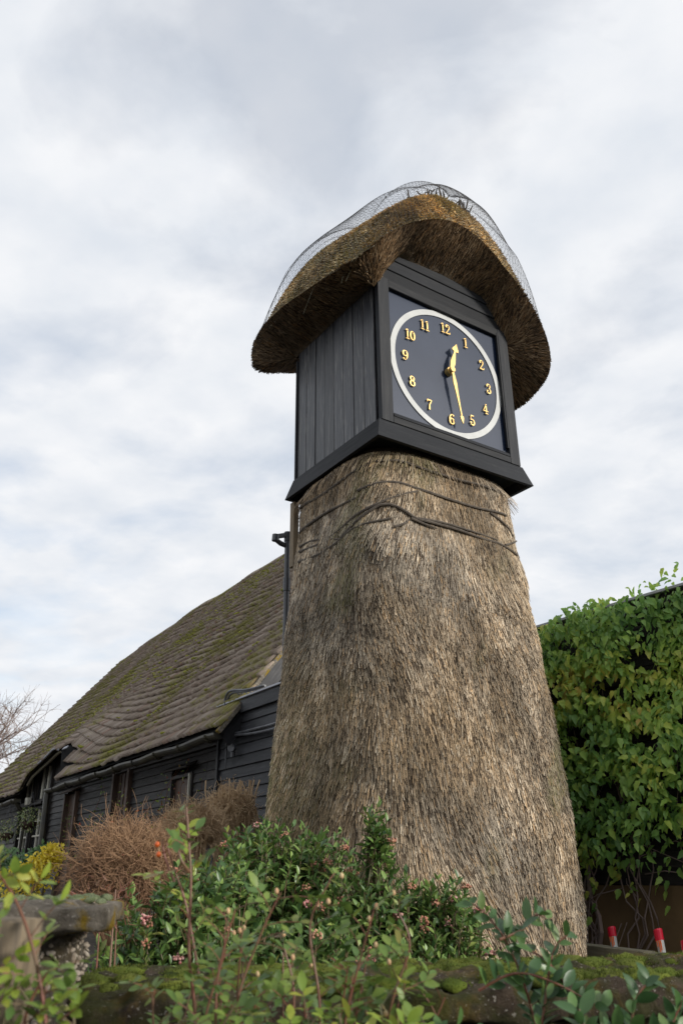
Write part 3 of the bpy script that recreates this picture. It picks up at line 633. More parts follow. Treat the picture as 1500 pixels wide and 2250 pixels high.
# vent pipe behind the left edge
m = MB(); m.tube([(-.50, 6.88, 3.2), (-.50, 6.88, 4.42)], .026, 10); m.tube([(-.50, 6.88, 3.9), (-.50, 6.88, 4.02)], .034, 10); m.tube([(-.50, 6.88, 4.38), (-.50, 6.88, 4.47)], .033, 10)
m.tube([(-.46, 6.92, 4.47), (-.52, 6.86, 4.435), (-.585, 6.80, 4.40), (-.60, 6.80, 4.365), (-.56, 6.84, 4.345), (-.49, 6.90, 4.335)], .024, 8); m.tube([(-.60, 6.79, 4.41), (-.605, 6.79, 4.35)], .034, 10)
m.build('vent_pipe', 'pvc', tower, smooth=False)

# ------------------------------------------------------------------ barn
BA = rad(33.4); BDv = np.array([-math.sin(BA), math.cos(BA), 0]); BN = np.array([math.cos(BA), math.sin(BA), 0]); BA0 = np.array([-1.473, 9.891, 0]); PIT = rad(50.3); ZE = 3.222
def BP(d, s, z): return BA0 + BDv * d + BN * s + Z_ * z
barn = root('barn', tuple(BP(7.5, 4, .82)), 'long black weatherboarded barn with mossy brown tiled roof', 'barn')
RN = BN * -math.sin(PIT) + Z_ * math.cos(PIT); RT = BN * math.cos(PIT) + Z_ * math.sin(PIT)
def lift_f(d, t): 
    w = np.where(d < 7.15, np.clip(t / .55, 0, 1), 1.0)
    return w * np.interp(d, [5.4, 6.0, 6.8, 7.3, 7.6, 9.5, 9.8, 10.1], [0, .05, .38, .60, .60, .30, .16, 0])
def roofpt(d, t):
    d = np.asarray(d, float); t = np.asarray(t, float); sc = np.interp(d, [0, 6, 11, 15.4, 17], [1, 1, .975, .885, .86])
    fall = np.clip(1 - t / 3.0, 0, 1) ** 1.5; lf = lift_f(d, t)
    tt = t * sc; off = np.clip(.15 + t / 1.2, 0, 1) * (.035 * np.sin(d * .9 + 1) * np.sin(t * .5 + .3) + .020 * np.sin(d * 2.1 + t * .7) + .007 * np.sin(d * 5.2 + t * 1.9))
    return BA0 + Z_ * (ZE + lf * fall)[:, None] + d[:, None] * BDv + tt[:, None] * RT + off[:, None] * RN
TS, GAUGE, TW = 6.50, .205, .11
nd = 130; dg, tgd = np.meshgrid(np.linspace(-.05, 15.7, nd), np.linspace(-.02, TS, 50))
obj_np('roof_deck', roofpt(dg.ravel(), tgd.ravel()) - RN * .055, grid_faces(nd, 50, False), 'dark_inside', barn)
# far slope, so that the roof is a roof from every side
rb = [BP(-.05, 5.05, 6.7), BP(15.7, 5.05, 6.2), BP(15.7, 4.05, 7.6), BP(-.05, 4.13, 8.10)]
obj_np('rear_wall', [BP(.1, 5.0, .8), BP(15.5, 5.0, .8), BP(15.5, 5.0, 6.3), BP(.1, 5.0, 6.8)], [(0, 1, 2, 3)], 'barn_board', barn)
obj_np('rear_slope', rb, [(0, 1, 2, 3)], 'tile', barn)
nc = int(TS / GAUGE); dl, tl_ = [], []
for j in range(nc + 1):
    x = -.06 - (TW / 2 if j % 2 else 0)
    while x < 15.6:
        dl.append(x + TW / 2 + random.uniform(-.006, .006)); tl_.append(j * GAUGE - .02 + random.uniform(-.006, .006)); x += TW
dl, tl_ = np.array(dl), np.array(tl_); keep = (dl > -.05); dl, tl_ = dl[keep], tl_[keep]
slip = RNG.random(len(dl)) < .04; tl_ = tl_ - np.where(slip, RNG.uniform(.02, .06, len(dl)), 0)
P0 = roofpt(dl, tl_); ax = unit(roofpt(dl, tl_ + .12) - P0); sx = unit(roofpt(dl + .05, tl_) - roofpt(dl - .05, tl_)); nm = unit(np.cross(sx, ax)); nm *= np.sign(np.einsum('ij,j->i', nm, RN))[:, None]
jit = RNG.normal(size=len(dl)) * .03; sx2 = unit(sx + nm * (RNG.normal(size=(len(dl), 1)) * .02) + ax * jit[:, None] * .5); nm2 = unit(np.cross(sx2, ax)); nm2 *= np.sign(np.einsum('ij,ij->i', nm2, nm))[:, None]
axt = unit(ax - nm2 * .17)
Rt = np.stack([sx2, axt, nm2], 2)
flip = np.linalg.det(Rt) < 0; Rt[flip, :, 0] *= -1
hw = TW / 2 - .003
tile_tpl = (np.array([(-hw, 0, -.014), (hw, 0, -.014), (hw, .27, -.016), (-hw, .27, -.016), (-hw, 0, .034), (0, -.008, .042), (hw, 0, .034), (hw, .27, .006), (-hw, .27, .006)]), None)
TF = [(4, 0, 1, 6, 5), (4, 5, 6, 7, 8), (0, 4, 8, 3), (1, 2, 7, 6), (2, 3, 8, 7)]
tV = tile_tpl[0]; tri = np.array([(4, 0, 5), (0, 1, 5), (1, 6, 5), (4, 5, 8), (5, 7, 8), (5, 6, 7), (0, 4, 8), (0, 8, 3), (1, 2, 7), (1, 7, 6)])
Pt = P0 + nm * (.012 + RNG.random((len(dl), 1)) * .010); St = np.ones(len(dl))
leaves(barn, (tV, tri), Rt, Pt, St, 'tile', 300, None, 'tile', 'roof_tiles', smooth=False)
for i in range(44):                                        # ridge tiles
    d0 = i * .355; Q = roofpt(np.array([d0, d0 + .33]), np.array([TS + .02, TS + .02])); mm = MB(); V = []
    for q in Q:
        for k in range(7):
            a = math.pi * k / 6; V.append(q + BN * (-math.cos(a) * .12 + .05) + Z_ * (math.sin(a) * .12 - .06))
    F = [(k, k + 1, 8 + k, 7 + k) for k in range(6)]
    mm.add(V, F); mm.build('ridge_tile', 'tile', barn)
# near gable: backing, boards, barge board
gv = [BP(.16, .4, .82), BP(.16, 5.0, .82), BP(.16, 5.0, 6.7), BP(.16, 4.12, 7.9), BP(.16, .4, 3.45)]
obj_np('gable_wall', gv, [(0, 1, 2, 3, 4)], 'dark_inside', barn)
for i in range(26):
    z = 3.40 + i * .125; s0 = .42 + max(0, (z - 3.35)) / math.tan(PIT); s1 = min(4.9, s0 + 3.4)
    if s1 - s0 < .3: break
    B('board', BP(.13, (s0 + s1) / 2, z), (BN, unit(Z_ - BDv * -.1), unit(BDv + Z_ * -.1)), ((s1 - s0) / 2, .068, .011), 'lean_board', barn)
Q = roofpt(np.full(14, -.02), np.linspace(-.1, TS - .05, 14)); mm = MB()
V = []
for q in Q: V += [q - RN * .06 + BDv * .02, q - RN * .25 + BDv * .02, q - RN * .25 + BDv * .05, q - RN * .06 + BDv * .05]
F = [(0, 1, 2, 3), tuple(4 * 13 + k for k in (3, 2, 1, 0))] + [(4 * i + k, 4 * i + 4 + k, 4 * i + 4 + (k + 1) % 4, 4 * i + (k + 1) % 4) for i in range(13) for k in range(4)]
mm.add(V, F, [(np.linalg.norm(v - V[0]), .1 * (i % 4), 0) for i, v in enumerate(V)]); mm.build('barge_board', 'lean_board', barn)
mm = MB(); V = []
for q in Q: V += [q - RN * .004 - BDv * .035, q - RN * .052 - BDv * .035, q - RN * .052 + BDv * .05, q - RN * .004 + BDv * .05]
mm.add(V, F); mm.build('verge_mortar', 'cap_stone', barn)
B('vent_frame', BP(.10, .98, 3.95), (Z_, BN, BDv), (.26, .03, .02), 'brown_wood', barn); B('vent_frame', BP(.10, 1.10, 3.95), (Z_, BN, BDv), (.26, .03, .02), 'brown_wood', barn)
# front wall boards, cut round the openings
WS = .35
OPEN = [(1.50, 2.30, 2.10, 2.86), (3.93, 4.72, .9, 3.12), (6.72, 7.50, .9, 3.0), (8.7, 11.4, 1.95, 4.2)]
obj_np('wall_backing', [BP(.62, WS + .05, .8), BP(15.5, WS + .05, .8), BP(15.5, WS + .05, 3.3), BP(11.2, WS + .05, 3.4), BP(9.6, WS + .05, 4.0), BP(7.3, WS + .05, 4.1), BP(6.5, WS + .05, 3.4), BP(.62, WS + .05, 3.35)], [tuple(range(8))], 'dark_inside', barn)
obj_np('far_gable', [BP(15.5, .4, .8), BP(15.5, 5.0, .8), BP(15.5, 5.0, 6.1), BP(15.5, 4.05, 7.3), BP(15.5, .4, 3.2)], [(0, 1, 2, 3, 4)], 'barn_board', barn)
ex = .116
for i in range(22):
    z = .9 + i * ex; cuts = [(.70, 15.5)]
    for (a, b, z0, z1) in OPEN:
        if z + ex * .5 > z0 and z - ex * .5 < z1: cuts = [q for (p, r) in cuts for q in ((p, min(r, a)), (max(p, b), r)) if q[1] - q[0] > .02 and q[1] > q[0]]
    cuts2 = []
    for (p, r) in cuts:
        if p < 1.1 < r: cuts2 += [(p, 1.1), (1.106, r)]
        else: cuts2.append((p, r))
    for (p, r) in cuts2:
        B('board', BP((p + r) / 2, WS + random.uniform(-.004, .004), z), (BDv, unit(Z_ + BN * .17), unit(BN - Z_ * .17)), ((r - p) / 2 - .002, .068, .009), 'barn_board', barn)
for i in range(8):
    z = .9 + (22 + i) * ex
    for (p, r) in ((7.2, 8.62),) if z < 3.75 else (): B('board', BP((p + r) / 2, WS, z), (BDv, Z_, BN), ((r - p) / 2, .068, .009), 'barn_board', barn)
B('corner_post', BP(.66, WS - .03, 2.0), (Z_, BDv, BN), (1.25, .055, .04), 'barn_board', barn)
B('eaves_plate', BP(4.5, WS - .03, 3.14), (BDv, Z_, BN), (3.8, .05, .04), 'barn_board', barn)
def window(parent, d0, d1, z0, z1, cols, rows, s=WS, fm='barn_board', bm='cream_paint', fw=.05, bw=.018, pane='glass', name='window', boards=False):
    p = MB().box(BP((d0 + d1) / 2, s + .035, (z0 + z1) / 2), (BDv, Z_, BN), ((d1 - d0) / 2 - fw, (z1 - z0) / 2 - fw, .006)).build(name, pane, parent)
    for dd_, in ((d0 + fw / 2,), (d1 - fw / 2,)): B('frame', BP(dd_, s, (z0 + z1) / 2), (Z_, BDv, BN), ((z1 - z0) / 2, fw / 2, .035), fm, p)
    for z_ in (z0 + fw / 2, z1 - fw / 2): B('frame', BP((d0 + d1) / 2, s + .002, z_), (BDv, Z_, BN), ((d1 - d0) / 2 - fw, fw / 2, .033), fm, p)
    for k in range(1, cols): B('glazing_bar', BP(d0 + (d1 - d0) * k / cols, s + .012, (z0 + z1) / 2), (Z_, BDv, BN), ((z1 - z0) / 2 - fw, bw, .018), bm, p)
    for k in range(1, rows): B('glazing_bar', BP((d0 + d1) / 2, s + .014, z0 + (z1 - z0) * k / rows), (BDv, Z_, BN), ((d1 - d0) / 2 - fw, bw * .8, .014), bm, p)
    return p
w1 = window(barn, 1.52, 2.28, 2.12, 2.84, 1, 1, pane='brown_wood')
B('sill', BP(1.90, WS - .07, 2.10), (BDv, BN, Z_), (.42, .07, .02), 'barn_board', w1); B('drip_board', BP(1.88, WS - .09, 2.93), (BDv, unit(BN + Z_ * .5), unit(Z_ - BN * .5)), (.46, .09, .012), 'barn_board', w1)
B('white_jamb', BP(1.575, WS - .04, 2.48), (Z_, BDv, BN), (.34, .012, .02), 'cream_paint', w1)
dr = B('door', BP(4.33, WS + .03, 2.0), (Z_, BDv, BN), (1.1, .34, .02), 'brown_wood', barn)
for q in (3.97, 4.69): B('jamb', BP(q, WS - .03, 2.0), (Z_, BDv, BN), (1.12, .045, .05), 'brown_wood', dr)
for q in (4.16, 4.33, 4.50): B('cover_strip', BP(q, WS + .003, 2.0), (Z_, BDv, BN), (1.08, .012, .008), 'brown_wood', dr)
dr = B('door', BP(7.11, WS + .03, 1.95), (Z_, BDv, BN), (1.02, .34, .02), 'brown_wood', barn)
for q in (6.76, 7.46): B('jamb', BP(q, WS - .03, 1.95), (Z_, BDv, BN), (1.04, .04, .05), 'brown_wood', dr)
B('drip_board', BP(7.1, WS - .09, 3.02), (BDv, unit(BN + Z_ * .5), unit(Z_ - BN * .5)), (.46, .09, .012), 'brown_wood', dr)
# tall windows under the lifted eaves
bw_ = window(barn, 8.75, 10.0, 2.98, 3.74, 3, 1, fw=.06, bw=.034); window(barn, 10.04, 11.25, 2.98, 3.62, 3, 1, fw=.06, bw=.034)
window(barn, 8.75, 9.95, 2.02, 2.90, 3, 3, fw=.06, bw=.02); window(barn, 10.05, 11.25, 2.02, 2.90, 4, 3, fw=.06, bw=.02)
B('window_ledge', BP(10.15, WS - .06, 2.94), (BDv, BN, Z_), (1.16, .07, .022), 'barn_board', barn)
B('window_post', BP(10.01, WS - .035, 2.85), (Z_, BDv, BN), (.85, .05, .04), 'barn_board', barn); B('window_post', BP(8.68, WS - .035, 2.85), (Z_, BDv, BN), (.85, .05, .04), 'barn_board', barn)
Q = roofpt(np.linspace(7.2, 9.8, 10), np.full(10, .0)); mm = MB(); mm.tube(Q - RN * .07 + BN * .05, .035, 6); mm.build('eaves_board', 'grey_wood', barn)
Q = roofpt(np.linspace(7.2, 8.6, 8), np.full(8, -.03)); mm = MB(); mm.tube(Q + RN * .012, .02, 6); mm.build('lead_drip', 'lead', barn)
for k in range(4): B('cheek_tile', BP(7.12, .12 + .10 * k, 3.34 + .12 * k), (unit(BDv + RT * .3), RT, RN), (.16, .09, .014), 'tile', barn)
B('lead_flashing', BP(7.02, .05, 3.78), (BDv, unit(RT), RN), (.14, .03, .008), 'lead', barn); B('lead_flashing', BP(6.75, .12, 3.52), (BDv, unit(RT), RN), (.14, .03, .008), 'lead', barn)
def gutter(d0, d1, z0, z1, r=.075):
    nseg = 9; V = []; n = max(2, int((d1 - d0) / .3))
    for i in range(n + 1):
        t = i / n; c = BP(d0 + (d1 - d0) * t, -.02, z0 + (z1 - z0) * t - .10 + .012 * math.sin(i * 1.3))
        for k in range(nseg + 1):
            a = math.pi + math.pi * k / nseg; V.append(c + BN * math.cos(a) * r + Z_ * math.sin(a) * r)
        for k in range(nseg, -1, -1):
            a = math.pi + math.pi * k / nseg; V.append(c + BN * math.cos(a) * (r - .008) + Z_ * math.sin(a) * (r - .008))
    w = 2 * nseg + 2; F = [(i * w + k, i * w + (k + 1) % w, (i + 1) * w + (k + 1) % w, (i + 1) * w + k) for i in range(n) for k in range(w)] + [tuple(range(nseg + 1)), tuple(n * w + k for k in range(nseg + 1))[::-1]]
    g = MB().add(V, F).build('gutter', 'gutter', barn)
    x = d0 + .25
    while x < d1:
        t = (x - d0) / (d1 - d0); c = BP(x, -.02, z0 + (z1 - z0) * t - .10); mm = MB()
        ps = [c + BN * math.cos(math.pi + math.pi * k / 8) * (r + .006) + Z_ * math.sin(math.pi + math.pi * k / 8) * (r + .006) for k in range(9)]
        mm.tube(ps, .012, 5); mm.build('gutter_bracket', 'gutter', g); x += .85
gutter(.0, 7.65, ZE, ZE - .06); gutter(10.05, 15.6, ZE - .06, ZE - .06)
mm = MB(); mm.tube([BP(7.62, -.02, 3.08), BP(7.62, .02, .85)], .06, 10); mm.build('downpipe', 'gutter', barn)
mm = MB(); mm.tube([BP(10.3, -.02, 3.08), BP(10.3, .1, 2.9), BP(10.3, .24, 2.75), BP(10.3, .24, .85)], .045, 10); mm.build('downpipe', 'gutter', barn)
o = B('alarm_box', BP(10.05, WS - .14, 3.02), (BDv, Z_, BN), (.09, .075, .045), 'cream_paint', None); tag(o, 'small cream box on the ledge of the tall barn windows', 'box')

# ------------------------------------------------------------------ black lean-to between barn and tower
lt = root('lean_to', tuple(BP(-1.4, 1.5, .82)), 'low black boarded lean-to with flat roof beside the tower', 'outbuilding')
LS = .28
B('core', BP(-1.55, 1.6, 2.1), (BDv, BN, Z_), (2.06, 1.26, 1.30), 'dark_inside', lt)
for i in range(20):
    z = .92 + i * .127; p, r = -3.6, .56
    sp = [(p, r)] if z > 2.05 else [(p, -.86), (-.42, r)]
    for (p, r) in sp: B('board', BP((p + r) / 2, LS + random.uniform(-.003, .003), z), (BDv, unit(Z_ + BN * .17), unit(BN - Z_ * .17)), ((r - p) / 2, .073, .010), 'lean_board', lt)
B('fascia', BP(-1.52, LS - .035, 3.455), (BDv, Z_, BN), (2.11, .078, .016), 'lean_board', lt)
B('roof_slab', BP(-1.52, 1.6, 3.52), (BDv, BN, Z_), (2.1, 1.30, .018), 'lead', lt)
B('lead_edge', BP(-1.52, LS - .045, 3.552), (BDv, BN, Z_), (2.12, .035, .011), 'lead', lt)
B('corner_board', BP(.59, LS - .01, 2.0), (Z_, BDv, BN), (1.38, .02, .03), 'lean_board', lt)
for nm_, pts, r in (('cable', [(-1.42, 10.18, 3.27), (-1.48, 10.26, 3.38), (-1.5, 10.3, 3.54), (-1.49, 10.28, 3.63), (-1.44, 10.2, 3.68), (-1.35, 10.07, 3.67), (-1.17, 9.8, 3.62), (-.93, 9.43, 3.59)], .016),
        ('cable', [(-1.39, 10.17, 3.26), (-1.45, 10.24, 3.38), (-1.47, 10.28, 3.54), (-1.46, 10.26, 3.60), (-1.41, 10.18, 3.645), (-1.33, 10.05, 3.64), (-1.15, 9.78, 3.60), (-.91, 9.41, 3.585)], .014),
        ('cable', [(-1.44, 10.2, 3.16), (-1.26, 9.94, 3.13), (-1.06, 9.63, 3.12), (-.84, 9.29, 3.11), (-.5, 8.75, 3.11)], .017), ('cable', [(-1.79, 10.73, 3.13), (-1.62, 10.48, 3.14), (-1.44, 10.2, 3.13), (-1.09, 9.68, 3.08), (-.83, 9.29, 3.06), (-.5, 8.75, 3.06)], .016),
        ('cable', [(-1.41, 10.16, 3.11), (-1.44, 10.21, 3.05), (-1.44, 10.21, 2.84), (-1.44, 10.21, 2.2)], .012)):
    MB().tube(smooth_path(pts), r, 7).build(nm_, 'cable', lt)
m = MB()
for k in range(7):
    c = np.array([-1.40, 10.14, 3.655]) + (np.array([-.93, 9.43, 3.575]) - np.array([-1.40, 10.14, 3.655])) * (k + 1) / 8; m.tube([c, c - Z_ * .03 + BN * .06], .010, 5)
m.build('cable_tray', 'cable', lt)
m = MB(); m.tube([(-1.34, 10.06, 2.97), (-1.36, 10.02, 2.97)], [.055, .05], 12); m.tube([(-1.34, 10.06, 2.92), (-1.34, 10.06, 2.86)], .03, 8); m.build('junction_box', 'pvc', lt)

# ------------------------------------------------------------------ right-hand building with the creeper
RA = rad(37); RD = np.array([-math.sin(RA), math.cos(RA), 0]); RNn = np.array([math.cos(RA), math.sin(RA), 0]); R0 = np.array([1.815, 7.277, 0])
def RPt(a, s, z): return R0 - RD * a + RNn * s + Z_ * z        # a grows towards the camera
side = root('boarded_shed', tuple(RPt(1.2, 1.6, .82)), 'dark boarded outbuilding overgrown with creeper on the right', 'outbuilding')
B('core', RPt(1.05, 1.7, 2.2), (RD, RNn, Z_), (2.5, 1.62, 1.37), 'dark_inside', side)
B('plinth_wall', RPt(1.05, .05, 1.12), (RD, RNn, Z_), (2.52, .06, .36), 'ochre', side)
for i in range(18):
    B('board', RPt(1.05, .02 + random.uniform(-.004, .004), 1.55 + i * .115), (RD, unit(Z_ - RNn * -.1), unit(RNn - Z_ * .1)), (2.52, .067, .010), 'barn_board', side)
B('fascia', RPt(1.05, -.03, 3.57), (RD, Z_, RNn), (2.56, .055, .012), 'barn_board', side)
B('lead_edge', RPt(1.05, .03, 3.635), (RD, RNn, Z_), (2.6, .12, .012), 'lead', side)
B('roof_slab', RPt(1.05, 1.75, 3.60), (RD, RNn, Z_), (2.58, 1.66, .02), 'lead', side)
o = B('far_ridge', BP(-6.5, 9, 3.4), (BDv, BN, Z_), (.8, 1.2, 1.0), 'tile', None) if False else None

creep = root('virginia_creeper', tuple(RPt(.9, -.05, .82)), 'green creeper with pointed leaves covering the boarded shed wall', 'climbing plant')
nl = 14000
a_ = RNG.uniform(-.25, 3.3, nl); z_ = 1.62 + 1.95 * RNG.random(nl) ** .85
pos = R0 - np.outer(a_, RD) + np.outer(z_, Z_)
dens = fbm(pos, 2.0, 71, 2); bare = (dens < -.72) & (z_ < 3.4); keep = ~bare; 
low = np.clip((2.05 - z_) / .45, 0, 1); keep &= RNG.random(nl) > low * .75
a_, z_, pos, dens = a_[keep], z_[keep], pos[keep], dens[keep]; nl = len(a_)
bulge = .12 + .24 * np.clip(.5 + .6 * fbm(pos, .6, 72, 2), 0, 1); dep = bulge * RNG.random(nl) ** .55
top = np.clip((z_ - 3.4) / .2, 0, 1); P = pos - np.outer(dep + .03, RNn) + np.outer(top * .05 * RNG.random(nl), Z_)
# sprays above the roof edge and hanging tails below
ex_ = []
for k in range(22):
    a0 = RNG.uniform(.45, 2.4); h = RNG.uniform(.06, .16) + .12 * max(0, a0 - .9) * RNG.random()
    for q in range(int(4 + 8 * h / .2)): ex_.append(RPt(a0 + RNG.normal() * .05, -.06 + RNG.normal() * .05, 3.62 + h * RNG.random()))
for k in range(46):
    a0 = RNG.uniform(-.1, 2.6); zl = RNG.uniform(1.15, 1.7); q = 1.9
    while q > zl: ex_.append(RPt(a0 + RNG.normal() * .03, -.06 - .08 * RNG.random(), q)); q -= RNG.uniform(.04, .10)
P = np.vstack([P, np.array(ex_)]); outer = np.r_[.3 + dep / .3, np.ones(len(ex_)) * 1.2]; nl = len(P)
axd = -Z_ * .9 - RNn * (.15 + .4 * RNG.random((nl, 1))) + RD * RNG.normal(size=(nl, 1)) * .75; axd = axd + Z_ * RNG.normal(size=(nl, 1)) * .4
upm = (P[:, 2] > 3.62)[:, None]; axd = np.where(upm, axd + Z_ * (.9 * RNG.random((nl, 1))), axd)
nrm = -RNn * .9 + Z_ * .6 + RNG.normal(size=(nl, 3)) * .48
leaves(creep, leaf_tpl(.54, .16, .22, 6, 'ovate', .12), frames(axd, nrm), P, .040 + .056 * RNG.random(nl), 'creeper', 300, outer)
m = MB()
for k in range(34):
    a0 = RNG.uniform(-.2, 3.0); z0 = .82; pts = [RPt(a0, -.03, z0)]
    while pts[-1][2] < RNG.uniform(2.0, 3.6) and len(pts) < 22:
        a0 += RNG.normal() * .05; pts.append(RPt(a0, -.03 - .04 * RNG.random(), pts[-1][2] + .11))
    if len(pts) > 2: m.tube(pts, [.016 * (1 - .7 * i / len(pts)) * (1.6 if k < 3 else .5) for i in range(len(pts))], 5)
for k in range(26):
    p = RPt(RNG.uniform(.0, 2.8), -.05, RNG.uniform(1.1, 1.9)); d_ = RD * RNG.normal() * .5 + Z_ * RNG.normal() * .25; m.tube([p, p + d_ * .4 - RNn * .05, p + d_ * .8 - Z_ * .05], .004, 4)
m.build('stems', 'bark', creep)['kind'] = 'stuff'

# ------------------------------------------------------------------ timber rail with painted stumps
rail = root('timber_rail', (1.85, 5.8, .82), 'weathered timber sleeper edging beside the tower foot', 'rail')
rd = unit(np.array([2.002, 5.426, 0]) - np.array([1.702, 6.17, 0])); rn = np.array([rd[1], -rd[0], 0])
rA = np.array([1.702, 6.17, 0])
for (p, q, dz) in ((-.45, .555, 0), (.56, 1.5, -.006)): B('sleeper', rA + rd * (p + q) / 2 + rn * .04 + Z_ * (1.03 + dz), (rd, Z_, rn), ((q - p) / 2, .10, .05), 'grey_wood', rail)
for k in range(3): B('stake', rA + rd * (.1 + .5 * k) + rn * .05 + Z_ * .9, (Z_, rd, rn), (.1, .03, .03), 'grey_wood', rail)
def painted(a, lean, label, hgt=.115, drop=0):
    b = rA + rd * a + rn * .035 + Z_ * (1.131 + drop); r = root('painted_stump', tuple(b), label, 'ornament', 'red topped white ornaments on the timber edging')
    upv = unit(Z_ + rd * lean); n = 14; sx = unit(np.cross(upv, rn)); sy = np.cross(sx, upv)
    def lathe(prof, name, mat, tilt=0, par=None):
        V = []
        for (h, rr_) in prof:
            for k in range(n): w = 2 * math.pi * k / n; V.append(b + upv * (h + tilt * math.cos(w) * (1 if h > .1 * hgt else 0)) + rr_ * (sx * math.cos(w) + sy * math.sin(w)))
        F = [(i * n + k, i * n + (k + 1) % n, (i + 1) * n + (k + 1) % n, (i + 1) * n + k) for i in range(len(prof) - 1) for k in range(n)] + [tuple(range((len(prof) - 1) * n, len(prof) * n))]
        return MB().add(V, F).build(name, mat, par or r, smooth=False)
    lathe([(0, .022), (hgt * .55, .024)], 'white_body', 'white_paint'); lathe([(hgt * .50, .0262), (hgt * .93, .0275), (hgt, .025), (hgt * 1.01, .019), (hgt * .96, .016)], 'red_cap', 'red_paint', .006)
    for (w, l0) in ((.6, .1), (1.0, .02), (1.5, .25)):
        d_ = sx * math.cos(w) + sy * math.sin(w); d_ = d_ if d_ @ (EYE - b) > 0 else -d_
        MB().tube([b + upv * hgt * .52 + d_ * .025, b + upv * hgt * l0 + d_ * .0245], [.0045, .003], 5).build('paint_drip', 'orange_paint', r)
    return r
painted(.225, -.05, 'red and white painted ornament on the timber edging nearest the tower')
p2 = painted(.665, -.08, 'red and white painted ornament in the middle of the timber edging', .125)
painted(.87, .05, 'red and white painted ornament at the right picture edge', .10, -.02)

# ------------------------------------------------------------------ low stone wall, coping, pillar, post
WA = math.atan2(.23, 1.46); wd = np.array([math.cos(WA), math.sin(WA), 0]); wnm = np.array([-math.sin(WA), math.cos(WA), 0]); W0 = np.array([-.62, 2.20, 0]); ZC = 1.33
wall = root('garden_wall', tuple(W0 + wd * 1.3 + wnm * .25), 'low stone garden wall topped with mossy coping slabs', 'wall')
def rough_box(name, c, ax, hs, mat, parent, amp=.008, div=(24, 6, 12), f=3.0, seed=0, rnd_=.02):
    """subdivided box with worn edges and an uneven face"""
    import bmesh
    bm = bmesh.new(); bmesh.ops.create_cube(bm, size=2)
    for i, n in enumerate(div):
        es = [e for e in bm.edges if abs((e.verts[0].co - e.verts[1].co)[i]) > 1e-6 and all(abs((e.verts[0].co - e.verts[1].co)[j]) < 1e-6 for j in range(3) if j != i)]
        if n > 1: bmesh.ops.subdivide_edges(bm, edges=es, cuts=n - 1, use_grid_fill=True)
    V = np.array([v.co[:] for v in bm.verts]); F = [tuple(v.index for v in f_.verts) for f_ in bm.faces]; bm.free()
    hs = np.array(hs); L_ = V * hs; core = np.clip(L_, -(hs - rnd_), hs - rnd_); d_ = L_ - core; ln = np.linalg.norm(d_, axis=1, keepdims=True); L_ = np.where(ln > 1e-6, core + d_ / (ln + 1e-9) * rnd_, L_)
    P = np.array(c) + L_ @ np.array(ax); nn = unit(L_ / hs ** 1.0) @ np.array(ax)
    P = P + nn * (amp * fbm(P, f, seed + 5, 4))[:, None]
    return obj_np(name, P, F, mat, parent, smooth=True)
xs = [-.02, 1.12, 2.0, 2.8]
for i in range(3):
    rough_box('coping_slab', W0 + wd * (xs[i] + xs[i + 1]) / 2 + wnm * .27 + Z_ * (ZC - .04), (wd, wnm, Z_), ((xs[i + 1] - xs[i]) / 2 - .004, .285, .036), 'coping_stone', wall, .014, (56, 26, 6), 5.0, i)
MB().box(W0 + wd * 1.4 + wnm * .30 + Z_ * .62, (wd, wnm, Z_), (1.42, .20, .62)).build('wall_core', 'mortar', wall)
z = ZC - .085
for cz in range(6):
    hh = random.uniform(.085, .13); x = -.02 - random.random() * .1
    while x < 2.75:
        w_ = random.uniform(.16, .34); rough_box('stone', W0 + wd * (x + w_ / 2) + wnm * (.10 + random.uniform(-.012, .012)) + Z_ * (z - hh / 2), (wd, wnm, Z_), (w_ / 2 - .006, .07, hh / 2 - .006), 'wall_stone', wall, .008, (6, 2, 4), 5, cz * 40 + int(x * 30), .015); x += w_
    z -= hh
def moss_patch(name, pts, rads, mat, parent, blades=0, hgt=.45):
    import bmesh
    bm = bmesh.new(); bmesh.ops.create_icosphere(bm, subdivisions=2, radius=1); V0 = np.array([v.co[:] for v in bm.verts]); F0 = np.array([[v.index for v in f_.verts] for f_ in bm.faces]); bm.free()
    up = V0[:, 2] > -.35; n = len(pts); V = V0[None] * rads[:, None, None] * np.array([1, 1, hgt]) * (1 + .0 * rads[:, None, None]); V = V * np.stack([RNG.uniform(.8, 1.4, n), RNG.uniform(.8, 1.2, n), RNG.uniform(.7, 1.2, n)], 1)[:, None, :]
    V = (V + pts[:, None, :]).reshape(-1, 3); V = V + .004 * np.stack([fbm(V, 14, 1, 2), fbm(V, 14, 2, 2), fbm(V, 14, 3, 2)], 1)
    F = (F0[None] + (np.arange(n) * len(V0))[:, None, None]).reshape(-1, 3)
    o = obj_np(name, V, F, mat, parent, smooth=True); o['kind'] = 'stuff'
    if blades:
        i = RNG.integers(0, n, blades); d_ = unit(RNG.normal(size=(blades, 3)) * np.array([1, 1, .8]) + Z_ * .35); d_[:, 2] = np.abs(d_[:, 2])
        p = pts[i] + d_ * rads[i][:, None] * np.array([1.08, 1.0, hgt * .97]); tip = unit(d_ * .6 + Z_ * .7 + RNG.normal(size=(blades, 3)) * .4); sd_ = unit(np.cross(tip, RNG.normal(size=(blades, 3)))); h_ = RNG.uniform(.004, .011, (blades, 1))
        V = np.stack([p - sd_ * .0014, p + sd_ * .0014, p + tip * h_], 1).reshape(-1, 3); o2 = obj_np('moss_blades', V, np.arange(blades * 3).reshape(-1, 3), mat, parent); o2['kind'] = 'stuff'
